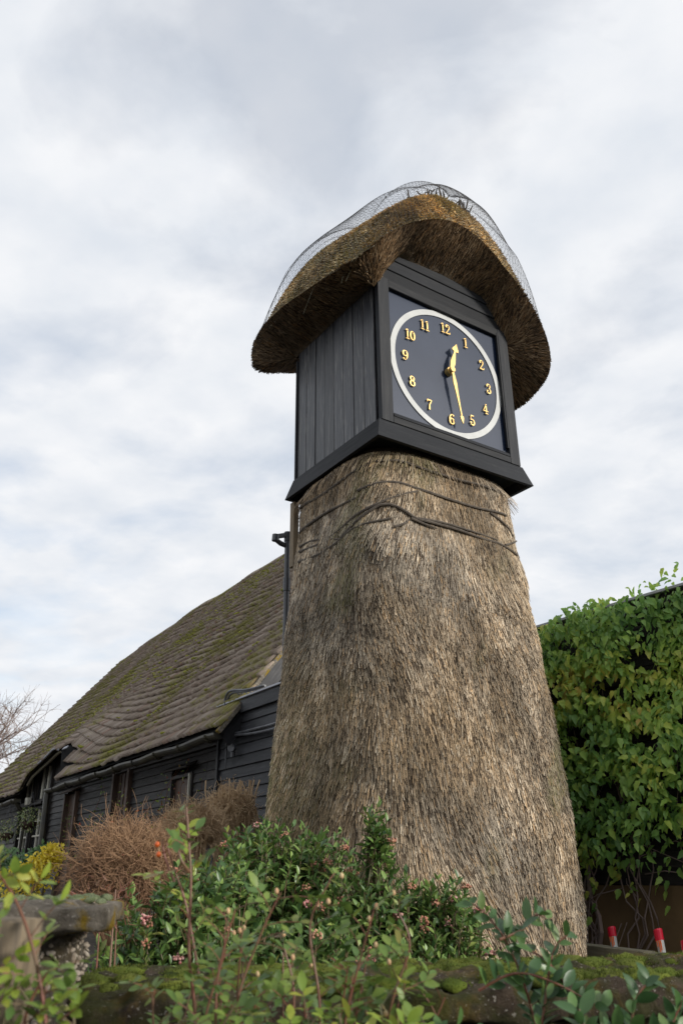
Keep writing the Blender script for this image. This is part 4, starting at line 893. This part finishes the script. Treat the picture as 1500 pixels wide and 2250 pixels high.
nm_ = 620; px_ = RNG.uniform(-.02, 2.4, nm_); py_ = RNG.uniform(0.05, .55, nm_); keep = fbm(np.stack([px_, py_ * 1.5, px_ * 0], 1), 1.7, 81, 2) + (py_ - .25) * 1.6 > -.25
px_, py_ = px_[keep], py_[keep]; mp_ = W0 + np.outer(px_, wd) + np.outer(py_, wnm) + Z_ * (ZC - .006)
moss_patch('moss', mp_, RNG.uniform(.015, .055, len(mp_)), 'moss', wall, 60000)
nq = 5200; md, mt_ = RNG.uniform(0, 15.4, nq), GAUGE * RNG.integers(0, 31, nq) + .01; q_ = np.stack([md, mt_, md * 0], 1); keep = fbm(q_, .16, 91, 2) + .7 * fbm(q_, .9, 92, 2) > .75
md, mt_ = md[keep], mt_[keep]; moss_patch('moss_tufts', roofpt(md, mt_) + RN * .045, RNG.uniform(.012, .042, len(md)), 'moss_roof', barn, 0, .6)
pil = root('gate_pillar', (-.93, 2.30, 0), 'stone gate pillar with lichen covered capstone and pebbledash shaft', 'pillar')
rough_box('capstone', (-.92, 2.27, 1.500), (wd, wnm, Z_), (.335, .27, .030), 'cap_stone', pil, .009, (30, 24, 5), 3.2, 9, .012)
rough_box('shaft', (-.94, 2.30, .73), (wd, wnm, Z_), (.255, .19, .73), 'pebble_dash', pil, .007, (16, 12, 46), 4, 12, .02)
npb = 1500; f_ = RNG.random(npb); pbx = RNG.uniform(-.25, .25, npb); pbz = RNG.uniform(.9, 1.45, npb); side_ = RNG.random(npb) < .72
pb = np.where(side_[:, None], np.array([-.94, 2.30, 0]) + np.outer(pbx, wd) - wnm * .19, np.array([-.94, 2.30, 0]) + wd * .255 + np.outer(pbx * .75, wnm)) + np.outer(pbz, Z_)
moss_patch('pebbles', pb, RNG.uniform(.003, .008, npb), 'pebble', pil, 0, .9)
nm_ = 70; mp_ = np.array([-.90, 2.27, 1.533]) + np.outer(RNG.uniform(-.27, .27, nm_), wd) + np.outer(RNG.uniform(-.02, .25, nm_), wnm)
moss_patch('moss_cushions', mp_, RNG.uniform(.010, .024, nm_), 'moss_grey', pil, 0, .55)
post = rough_box('timber_post', (-.60, 1.52, .765), (X_, Y_, Z_), (.075, .06, .765), 'post_wood', None, .003, (6, 5, 30), 3, 3, .01)
a = post.data.attributes.new('gr', 'FLOAT_VECTOR', 'POINT'); vv = np.array([v.co[:] for v in post.data.vertices]); a.data.foreach_set('vector', vv[:, [2, 0, 1]].astype(np.float32).ravel())
tag(post, 'weathered wooden post at the left picture edge before the pillar', 'post')

# ------------------------------------------------------------------ plants
def buds(parent, centres, mat, r=.0045, spread=.022, n=22, name='flower_cluster'):
    import bmesh
    bm = bmesh.new(); bmesh.ops.create_icosphere(bm, subdivisions=1, radius=1); V0 = np.array([v.co[:] for v in bm.verts]); F0 = np.array([[v.index for v in f_.verts] for f_ in bm.faces]); bm.free()
    for c in centres:
        p = np.array(c) + unit(RNG.normal(size=(n, 3)) * np.array([1, 1, .5]) + Z_ * .4) * spread * RNG.uniform(.5, 1.1, (n, 1)); rr_ = r * RNG.uniform(.7, 1.4, n)
        V = (V0[None] * rr_[:, None, None] + p[:, None]).reshape(-1, 3); F = (F0[None] + (np.arange(n) * len(V0))[:, None, None]).reshape(-1, 3)
        obj_np(name, V, F, mat, parent, smooth=True)
VT = leaf_tpl(.40, .16, .16, 4)
def viburnum(loc, blobs, nshoot, label, npart=220, nfl=26, lsize=.058, pale=.25, group='evergreen bushes in front of the tower'):
    r = root('viburnum_bush', loc, label, 'bush', group); P, A, Nr, S, O = [], [], [], [], []; tips = []
    wts = np.array([b[3] * b[4] * b[5] for b in blobs]) ** .67; wts /= wts.sum(); m = MB()
    for k in range(nshoot):
        b = blobs[RNG.choice(len(blobs), p=wts)]; c = np.array(b[:3]); rv = np.array(b[3:6])
        d_ = unit(RNG.normal(size=3) * np.array([1, 1, .9]) + np.array([0, -.35, .35])); q = RNG.random() ** .35
        tip = c + d_ * rv * q * RNG.uniform(.9, 1.12); out_ = unit(d_ * .5 + Z_ * .75 + RNG.normal(size=3) * .25); ln = RNG.uniform(.08, .16); tips.append((tip, out_, q))
        st = tip - out_ * ln
        m.tube([st - out_ * .08 - Z_ * .1, st, tip], [.004, .003, .002], 4)
        npair = RNG.integers(4, 7); a0 = RNG.random() * 6
        sd1 = unit(np.cross(out_, RNG.normal(size=3))); sd2 = np.cross(out_, sd1)
        for j in range(npair):
            t = j / (npair - 1); an = a0 + j * 1.57
            for w in (0, math.pi):
                side_ = sd1 * math.cos(an + w) + sd2 * math.sin(an + w); ax_ = side_ * (1 - .45 * t) + out_ * (.25 + .75 * t) + RNG.normal(size=3) * .13
                P.append(st + out_ * ln * t); A.append(ax_); Nr.append(out_ * (1 - .3 * t) - side_ * .35 * t + RNG.normal(size=3) * .15); S.append(lsize * RNG.uniform(.65, 1.15) * (1.1 - .35 * t)); O.append(.2 + q)
    P, A, Nr, S, O = map(np.array, (P, A, Nr, S, O))
    leaves(r, VT, frames(A, Nr), P, S, 'viburnum', npart, O ** 3)
    m.build('stems', 'stem_green', r)['kind'] = 'stuff'
    tips = [t for t in tips if t[2] > .8 and t[1][2] > .2]; idx = RNG.permutation(len(tips))[:nfl]; cs = [tips[i][0] + tips[i][1] * .015 for i in idx]
    k = int(len(cs) * pale); buds(r, cs[k:], 'bud'); buds(r, cs[:k], 'bud_pale', .0055)
    return r
viburnum((-.72, 3.6, .82), [(-.70, 3.62, 1.32, .27, .26, .28), (-.52, 3.75, 1.44, .24, .22, .24), (-.80, 3.50, 1.15, .25, .25, .22), (-.60, 3.5, 1.2, .3, .2, .22)], 520, 'green leafy bush with pink buds beside the gate pillar', 220, 22, .062)
viburnum((-.35, 4.25, .82), [(-.38, 4.25, 1.50, .34, .28, .34), (-.14, 4.32, 1.50, .25, .25, .32), (-.50, 4.3, 1.36, .3, .3, .3)], 560, 'broad green bush with pink buds against the left foot of the tower', 200, 30, .060)
viburnum((.2, 3.95, .82), [(.16, 4.0, 1.36, .34, .25, .27), (.42, 3.95, 1.28, .24, .22, .27), (.15, 4.0, 1.70, .075, .06, .19), (-.05, 4.0, 1.30, .28, .22, .25)], 620, 'green bush with one tall upright shoot before the middle of the tower', 240, 30, .058, .4)
viburnum((-.1, 3.4, .82), [(-.14, 3.42, 1.20, .46, .18, .22), (.28, 3.45, 1.14, .30, .18, .20)], 380, 'low dark green bush growing right behind the mossy coping', 200, 10, .060, .1)
def twiggy(name, loc, label, c, rv, n, mat, rad_=.0025, curl=.35, wild=.0, group=None, leaf=None):
    r = root(name, loc, label, 'shrub', group); m = MB(); c = np.array(c); rv = np.array(rv); L0 = np.array(loc) ; tips = []
    for k in range(n):
        d_ = unit(RNG.normal(size=3) * np.array([1, 1, .7]) + Z_ * .25); q = RNG.random() ** .5; s = c + d_ * rv * q * .55 + RNG.normal(size=3) * .03; e = unit(d_ * rv + Z_ * .12 * RNG.random() + RNG.normal(size=3) * wild)
        ln = RNG.uniform(.35, .6) * float(np.mean(rv)); p = [s]; dd_ = e.copy()
        for j in range(4):
            dd_ = unit(dd_ + RNG.normal(size=3) * curl); p.append(p[-1] + dd_ * ln / 4)
        m.tube(p, [rad_ * (1.2 - .8 * i / 4) for i in range(5)], 3, 0, False); tips.append(p[-1])
    for k in range(max(3, n // 25)):
        d_ = unit(RNG.normal(size=3) + Z_ * .5); m.tube([L0 + RNG.normal(size=3) * .04, (L0 + c) / 2 + d_ * .1, c + d_ * rv * .7], [rad_ * 2.6, rad_ * 2.0, rad_ * 1.1], 4, 0, False)
    m.build('twigs', mat, r)['kind'] = 'stuff'; return r, tips
dry, tp = twiggy('dry_shrub', (-1.4, 5.6, .82), 'reddish brown twiggy shrub, bare of leaves, left of the tower', (-1.38, 5.55, 1.62), (.52, .42, .42), 3600, 'twig_red', .0018, .55, .4)
ti = [tp[i] for i in RNG.permutation(len(tp))[:70]]; Pq = np.array(ti); leaves(dry, leaf_tpl(.5, .1, .2, 4), frames(RNG.normal(size=(70, 3)), RNG.normal(size=(70, 3)) - Y_), Pq, RNG.uniform(.012, .03, 70), 'autumn_leaf', 70)
twiggy('dry_shrub', (-1.2, 7.2, .82), 'tan tangled dry shrub behind the green bush by the barn wall', (-1.25, 7.15, 1.92), (.42, .35, .30), 1700, 'twig', .0028, .6, .5)
cl_, tp = twiggy('dry_climber', (-1.0, 8.4, .82), 'pale brown tangle of dry climber on the lean-to boards', (-1.12, 8.45, 2.12), (.38, .30, .44), 1500, 'twig', .0032, .7, .6)
m = MB()
for k in range(9):
    p = [np.array([-.95 + RNG.normal() * .12, 8.5, .9])]; 
    for j in range(7): p.append(p[-1] + np.array([RNG.normal() * .06, RNG.normal() * .03, .22]))
    m.tube(smooth_path(p, 2), .008, 5)
m.build('stems', 'twig', cl_)
twiggy('rose_stump', (-.84, 3.2, .82), 'cut back rose with bare red stems beside the pillar cap', (-.86, 3.22, 1.48), (.13, .10, .12), 90, 'stem_red', .0022, .3, .1)
def leafy(name, loc, label, cat, blobs, n, mat, tpl, size, npart=120, group=None, up=.3):
    r = root(name, loc, label, cat, group); P, O = [], []
    for k in range(n):
        b = blobs[k % len(blobs)]; d_ = unit(RNG.normal(size=3) + np.array([0, -.3, .3])); q = RNG.random() ** .4; P.append(np.array(b[:3]) + d_ * np.array(b[3:6]) * q); O.append(q)
    P = np.array(P); A = RNG.normal(size=(n, 3)) + Z_ * up - Y_ * .3; Nr = RNG.normal(size=(n, 3)) * .4 + Z_ * .7 - Y_ * .7 + X_ * .2
    leaves(r, tpl, frames(A, Nr), P, size * RNG.uniform(.7, 1.2, n), mat, npart, np.array(O) ** 2); m = MB()
    for k in range(14): m.tube([np.array(loc), (np.array(loc) + P[k]) / 2 + RNG.normal(size=3) * .03, P[k]], [.008, .005, .003], 4)
    m.build('stems', 'stem_green', r); return r
ov = leaf_tpl(.5, .12, .2, 4)
leafy('yellow_shrub', (-2.62, 7.6, .82), 'bright yellow leaved shrub below the barn wall', 'shrub', [(-2.62, 7.55, 1.62, .17, .16, .17), (-2.75, 7.5, 1.52, .20, .16, .15), (-2.52, 7.55, 1.72, .10, .1, .12)], 1500, 'yellow_leaf', ov, .035, 150)
leafy('green_shrub', (-3.35, 8.95, .82), 'blue green shrub at the far left under the barn windows', 'shrub', [(-3.3, 8.9, 1.6, .30, .25, .25), (-3.55, 8.9, 1.65, .25, .2, .2), (-3.1, 8.95, 1.7, .15, .15, .18)], 1200, 'green_leaf', ov, .05, 150)
def climber(a0, z0, z1, label, mat, n, spread):
    r = root('wall_climber', tuple(BP(a0, WS - .1, .85)), label, 'climbing plant', 'climbing roses on the barn wall'); m = MB(); P = []
    for k in range(7):
        p = [BP(a0 + RNG.normal() * .1, WS - .12, .85)]; zt = RNG.uniform(z0, z1); dr_ = RNG.normal() * .10
        while p[-1][2] < zt: p.append(p[-1] + BDv * (dr_ + RNG.normal() * .06) + Z_ * .14 - BN * RNG.normal() * .02)
        if len(p) > 2: m.tube(p, [.008 * (1 - .7 * i / len(p)) for i in range(len(p))], 4)
        for i in range(len(p) // 2, len(p)):
            for j in range(n // 30): P.append(p[i] + BDv * RNG.normal() * spread + Z_ * RNG.normal() * spread - BN * abs(RNG.normal()) * .05)
    m.build('stems', 'stem_red', r); P = np.array(P); k = len(P)
    leaves(r, ov, frames(RNG.normal(size=(k, 3)), -BN + RNG.normal(size=(k, 3)) * .5), P, .045 * RNG.uniform(.6, 1.2, k), mat, 120)
climber(3.1, 2.2, 3.0, 'climber with sparse red leaves between door and window of the barn', 'autumn_leaf', 90, .10)
climber(2.55, 1.9, 2.75, 'climber with yellow green leaves left of the barn window', 'rose_lime', 70, .08)
climber(5.9, 2.0, 2.9, 'climber with small green and yellow leaves between the barn doors', 'rose_leaf', 150, .13)
def basket(d0, z0, label):
    c = BP(d0, -.12, z0); r = root('hanging_basket', tuple(c), label, 'hanging basket', 'baskets hanging from the barn eaves'); m = MB(); n = 12; V = []
    for i in range(5):
        a = i / 4 * math.pi / 2
        for k in range(n): w = 2 * math.pi * k / n; V.append(c + np.array([math.cos(w) * math.cos(a) * .17, math.sin(w) * math.cos(a) * .17, -math.sin(a) * .15]))
    m.add(V, [(i * n + k, i * n + (k + 1) % n, (i + 1) * n + (k + 1) % n, (i + 1) * n + k) for i in range(4) for k in range(n)]); m.build('bowl', 'brown_wood', r)
    for k in range(3): w = 2.1 * k; MB().tube([c + np.array([math.cos(w) * .17, math.sin(w) * .17, 0]), c + Z_ * .55], .004, 4).build('chain', 'wire', r)
    q = 420; d_ = unit(RNG.normal(size=(q, 3)) + Z_ * .25); P = c + Z_ * .04 + d_ * np.array([.27, .27, .23]) * RNG.random((q, 1)) ** .4
    leaves(r, leaf_tpl(.35, .1, .3, 4), frames(d_ + RNG.normal(size=(q, 3)) * .5 - Z_ * .3, d_ + Z_), P, .055 * RNG.uniform(.6, 1.2, q), 'basket_leaf', 120)
basket(8.35, 2.52, 'hanging basket of pale green trailing plants beside the barn downpipe'); basket(10.15, 2.38, 'hanging basket of pale green plants at the left picture edge')
# foreground roses : long shoots with leaves of five leaflets
LT = leaf_tpl(.52, .10, .14, 6, 'ell', .06)
def rose(name, label, shoots, size=.032, mat='rose_leaf', stem='stem_red', hips=(), nbud=0, density=1.0, r0=.0035, gap=.036, group='rose shoots in the foreground'):
    base = np.array(shoots[0][0]); r = root(name, tuple(base), label, 'rose plant', group); P, A, Nr, S = [], [], [], []; m = MB(); ends = []
    for sh in shoots:
        Q = smooth_path(sh, 5); m.tube(Q, np.linspace(r0, r0 * .5, len(Q)), 6); L_ = np.r_[0, np.cumsum(np.linalg.norm(np.diff(Q, axis=0), axis=1))]; s = L_[-1] * .12; ends.append(Q[-1])
        while s < L_[-1] + .01:
            p = np.array([np.interp(s, L_, Q[:, i]) for i in range(3)]); t = unit(np.array([np.interp(min(s + .02, L_[-1]), L_, Q[:, i]) - np.interp(s - .02, L_, Q[:, i]) for i in range(3)]))
            sd_ = unit(np.cross(t, RNG.normal(size=3))); d_ = unit(sd_ + t * .55 + Z_ * .15); rl = size * RNG.uniform(1.7, 2.5); e = p + d_ * rl - Z_ * rl * .12; m.tube([p, (p + e) / 2 + Z_ * .004, e], .0011, 3)
            up_ = unit(Z_ * .9 + RNG.normal(size=3) * .35 - Y_ * .35); x_ = unit(np.cross(d_, up_))
            for (q, w, k) in ((1, 0, 1.1), (.86, 1, 1), (.86, -1, 1), (.48, 1, .85), (.48, -1, .85)):
                P.append(p + (e - p) * q); A.append(d_ * (1 if w == 0 else .45) + x_ * w * .9 + RNG.normal(size=3) * .12); Nr.append(up_ + RNG.normal(size=3) * .15); S.append(size * k * RNG.uniform(.8, 1.1))
            s += gap / density * RNG.uniform(.7, 1.3)
    m.build('stems', stem, r); P, A, Nr, S = map(np.array, (P, A, Nr, S))
    leaves(r, LT, frames(A, Nr), P, S, mat, 150)
    for h in hips: MB().tube([np.array(h) - Z_ * .006, np.array(h) - Z_ * .003, np.array(h), np.array(h) + Z_ * .003, np.array(h) + Z_ * .006], [.002, .005, .006, .005, .002], 8).build('rose_hip', 'hip', r, smooth=True)
    for k in range(nbud):
        e = np.array(ends[k % len(ends)]) + RNG.normal(size=3) * .025; MB().tube([e - Z_ * .03, e - Z_ * .006], .0008, 4).build('bud_stalk', 'stem_green', r); MB().tube([e - Z_ * .006, e - Z_ * .003, e + Z_ * .002, e + Z_ * .006], [.0018, .0045, .0042, .0016], 8).build('rosebud', 'rosebud', r, smooth=True)
    return r
rose('rose_shoot', 'single tall red stemmed rose shoot rising left of the tower', [[(-.29, 1.87, 1.10), (-.30, 1.88, 1.32), (-.32, 1.87, 1.45), (-.325, 1.87, 1.58), (-.335, 1.87, 1.66), (-.345, 1.87, 1.73)], [(-.33, 1.87, 1.60), (-.345, 1.86, 1.62), (-.36, 1.86, 1.655)]], .031, 'rose_leaf', 'stem_red', [(-.405, 1.88, 1.655), (-.40, 1.88, 1.635)], 0, .7, .0042)
rose('rose_shoot', 'thin rose side shoot leaning over the pillar cap edge', [[(-.31, 1.95, 1.40), (-.345, 1.95, 1.53), (-.375, 1.95, 1.60), (-.40, 1.95, 1.66)], [(-.375, 1.95, 1.58), (-.40, 1.95, 1.63), (-.41, 1.95, 1.67)]], .031, 'rose_lime', 'stem_red', [], 0, .9)
rose('rose_shoot', 'leafy lime green rose at the left edge before the pillar', [[(-.43, 1.42, 1.30), (-.46, 1.42, 1.42), (-.49, 1.42, 1.50), (-.52, 1.41, 1.56), (-.55, 1.40, 1.60)], [(-.47, 1.42, 1.30), (-.485, 1.42, 1.40), (-.46, 1.42, 1.46)], [(-.53, 1.41, 1.35), (-.545, 1.41, 1.48), (-.56, 1.41, 1.57), (-.555, 1.4, 1.60)]], .029, 'rose_lime', 'stem_red', [], 0, 1.0)
rose('rose_shoot', 'dark green rose shoots low in the left corner', [[(-.40, 1.42, 1.28), (-.45, 1.42, 1.38), (-.50, 1.42, 1.44)], [(-.44, 1.45, 1.26), (-.42, 1.46, 1.37), (-.44, 1.46, 1.44)], [(-.52, 1.43, 1.30), (-.52, 1.43, 1.42)]], .031, 'rose_leaf', 'stem_green', [], 0, 1.0)
rose('rose_shoot', 'rose with yellowing leaves before the coping left of centre', [[(-.20, 1.78, 1.22), (-.21, 1.79, 1.36), (-.17, 1.80, 1.48), (-.13, 1.80, 1.56)], [(-.24, 1.80, 1.22), (-.25, 1.80, 1.40), (-.22, 1.80, 1.53)], [(-.15, 1.8, 1.2), (-.10, 1.8, 1.36), (-.12, 1.8, 1.46)], [(-.28, 1.8, 1.2), (-.27, 1.8, 1.34), (-.235, 1.8, 1.46)]], .031, 'rose_leaf', 'stem_red', [], 3, .95)
rose('rose_shoot', 'rose with pale buds before the coping right of centre', [[(-.02, 1.82, 1.20), (.0, 1.82, 1.34), (.03, 1.82, 1.44), (.06, 1.82, 1.53)], [(.05, 1.84, 1.2), (.09, 1.84, 1.36), (.13, 1.84, 1.46), (.11, 1.84, 1.52)], [(-.06, 1.8, 1.2), (-.05, 1.8, 1.36), (-.07, 1.8, 1.5), (-.03, 1.8, 1.58)]], .030, 'rose_leaf', 'stem_red', [], 6, .9)
rose('rose_shoot', 'dense rose leaves along the bottom edge left of centre', [[(-.26, 1.7, 1.2), (-.24, 1.7, 1.31), (-.20, 1.7, 1.38)], [(-.12, 1.7, 1.2), (-.10, 1.7, 1.30), (-.05, 1.7, 1.36)], [(-.34, 1.7, 1.2), (-.33, 1.7, 1.31), (-.29, 1.7, 1.36)], [(.0, 1.7, 1.2), (.03, 1.7, 1.29), (.08, 1.7, 1.33)]], .031, 'rose_lime', 'stem_green', [], 0, 1.1)
def thicket(x0, x1, y0, y1, zt, n, seed):
    g = np.random.default_rng(seed); sh = []
    for k in range(n):
        x, y = g.uniform(x0, x1), g.uniform(y0, y1); h = zt + g.uniform(-.10, .03); lean = g.normal(size=2) * .05
        sh.append([(x, y, 1.02), (x + lean[0] * .4, y + lean[1] * .2, 1.02 + (h - 1.02) * .5), (x + lean[0] * 1.2, y + lean[1] * .5, h)])
    return sh
rose('rose_thicket', 'thicket of green rose leaves before the wall below the tall red shoot', thicket(-.36, -.16, 1.75, 2.05, 1.38, 9, 3), .031, 'rose_leaf', 'stem_red', [], 0, .95)
rose('rose_thicket', 'thicket of rose leaves hiding the coping in the middle', thicket(-.18, .10, 1.75, 2.05, 1.40, 10, 4), .031, 'rose_leaf', 'stem_red', [], 4, .95)
rose('rose_thicket', 'thicket of yellow green rose leaves low in the middle bottom edge', thicket(-.15, .16, 1.65, 1.8, 1.36, 9, 5), .031, 'rose_lime', 'stem_green', [], 0, 1.0)
rose('rose_thicket', 'thicket of rose leaves over the bush left of the tower foot', thicket(-.30, .02, 1.9, 2.1, 1.49, 6, 6), .030, 'rose_leaf', 'stem_red', [], 5, .8)
# honeysuckle vine over the coping on the right
def vine(label, paths, size, mat, name='honeysuckle_vine', dens=1.0, cat='climbing plant', wid=.036):
    base = np.array(paths[0][0]); r = root(name, tuple(base), label, cat, 'vines over the wall'); m = MB(); P, A, Nr, S = [], [], [], []
    for p in paths:
        Q = smooth_path(p, 6); m.tube(Q, np.linspace(.0034, .0018, len(Q)), 6); L_ = np.r_[0, np.cumsum(np.linalg.norm(np.diff(Q, axis=0), axis=1))]; s = .02
        while s < L_[-1]:
            c = np.array([np.interp(s, L_, Q[:, i]) for i in range(3)]); t = unit(np.array([np.interp(min(s + .02, L_[-1]), L_, Q[:, i]) - np.interp(s - .02, L_, Q[:, i]) for i in range(3)])); a0 = unit(np.cross(t, RNG.normal(size=3)))
            for w in (1, -1):
                P.append(c); A.append(a0 * w + t * .5 + Z_ * .35 + RNG.normal(size=3) * .2); Nr.append(Z_ * .6 - Y_ * .6 + t * .2 + RNG.normal(size=3) * .35); S.append(size * RNG.uniform(.6, 1.15))
            s += wid / dens * RNG.uniform(.7, 1.4)
    m.build('stems', 'stem_red', r); P, A, Nr, S = map(np.array, (P, A, Nr, S)); leaves(r, leaf_tpl(.46, .14, .15, 5), frames(A, Nr), P, S, mat, 200); return r
vine('honeysuckle with red stems sprawling over the mossy coping', [[(.44, 2.16, 1.10), (.43, 2.15, 1.28), (.39, 2.14, 1.42), (.34, 2.16, 1.50), (.30, 2.2, 1.53)], [(.55, 2.05, 1.10), (.52, 2.08, 1.30), (.47, 2.12, 1.40), (.40, 2.15, 1.44)], [(.36, 2.12, 1.45), (.42, 2.14, 1.47), (.46, 2.15, 1.50), (.50, 2.16, 1.475)], [(.38, 2.1, 1.1), (.44, 2.1, 1.3), (.48, 2.12, 1.42), (.52, 2.12, 1.46)], [(.30, 2.1, 1.35), (.38, 2.08, 1.385), (.46, 2.06, 1.37), (.56, 2.04, 1.32)]], .050, 'vine_leaf', dens=1.6)
vine('dark green vine leaves along the bottom right corner', [[(.60, 2.0, 1.1), (.60, 2.0, 1.26), (.62, 2.0, 1.34), (.66, 2.0, 1.38)], [(.70, 2.0, 1.1), (.68, 2.0, 1.26), (.72, 2.0, 1.34)], [(.52, 1.95, 1.1), (.53, 1.95, 1.24), (.56, 1.95, 1.30)], [(.78, 2.0, 1.1), (.77, 2.0, 1.26), (.80, 2.0, 1.36)], [(.42, 1.9, 1.1), (.43, 1.9, 1.24), (.46, 1.9, 1.28)], [(.60, 1.9, 1.1), (.59, 1.9, 1.24), (.63, 1.9, 1.31)], [(.74, 1.95, 1.1), (.73, 1.95, 1.22), (.76, 1.95, 1.30)], [(.48, 1.95, 1.1), (.50, 1.96, 1.24), (.49, 1.97, 1.33)], [(.66, 1.95, 1.1), (.64, 1.95, 1.25), (.69, 1.95, 1.30)]], .055, 'vine_leaf', dens=1.9)
vine('trailing bramble of small leaves across the front of the wall', [[(.10, 1.98, 1.12), (.16, 1.98, 1.26), (.24, 1.97, 1.30), (.33, 1.96, 1.27)], [(.20, 1.95, 1.1), (.24, 1.95, 1.24), (.30, 1.95, 1.29)], [(.0, 2.0, 1.1), (.06, 2.0, 1.24), (.13, 2.0, 1.31), (.2, 2.0, 1.28)], [(.34, 1.95, 1.1), (.36, 1.95, 1.22), (.40, 1.95, 1.27)]], .040, 'vine_leaf', name='bramble', dens=.9)

# ------------------------------------------------------------------ bare trees far behind the barn
def bare_tree(loc, H, label, spread=.5):
    r = root('bare_tree', loc, label, 'tree', 'bare trees beyond the barn'); mt, mc = MB(), MB(); L0 = np.array(loc, float)
    def grow(p, d_, ln, rad_, lev):
        pts = [p]; q = d_.copy()
        for j in range(4): q = unit(q + RNG.normal(size=3) * .14 + Z_ * .05); pts.append(pts[-1] + q * ln / 4)
        (mt if lev == 0 else mc).tube(pts, [rad_ * (1 - .5 * i / 4) for i in range(5)], 6 if lev == 0 else 3, 0, False)
        if lev >= 4: return
        for k in range(5 if lev < 3 else 8):
            i = random.choice((2, 3, 4, 4)); nd_ = unit(q + RNG.normal(size=3) * (.55 + .08 * lev)); grow(pts[i], nd_, ln * random.uniform(.5, .72), rad_ * .45, lev + 1)
    grow(L0, Z_.copy(), H * .40, H * .020, 0)
    mt.build('trunk', 'bark', r); o = mc.build('crown', 'bark', r); o['kind'] = 'stuff'
bare_tree((-17.6, 42, .6), 11.5, 'large bare autumn tree at the left picture edge'); bare_tree((-15.7, 45, .6), 9.0, 'small bare tree just left of the barn roof end'); bare_tree((-21.5, 47, .6), 12, 'bare tree partly outside the left edge')
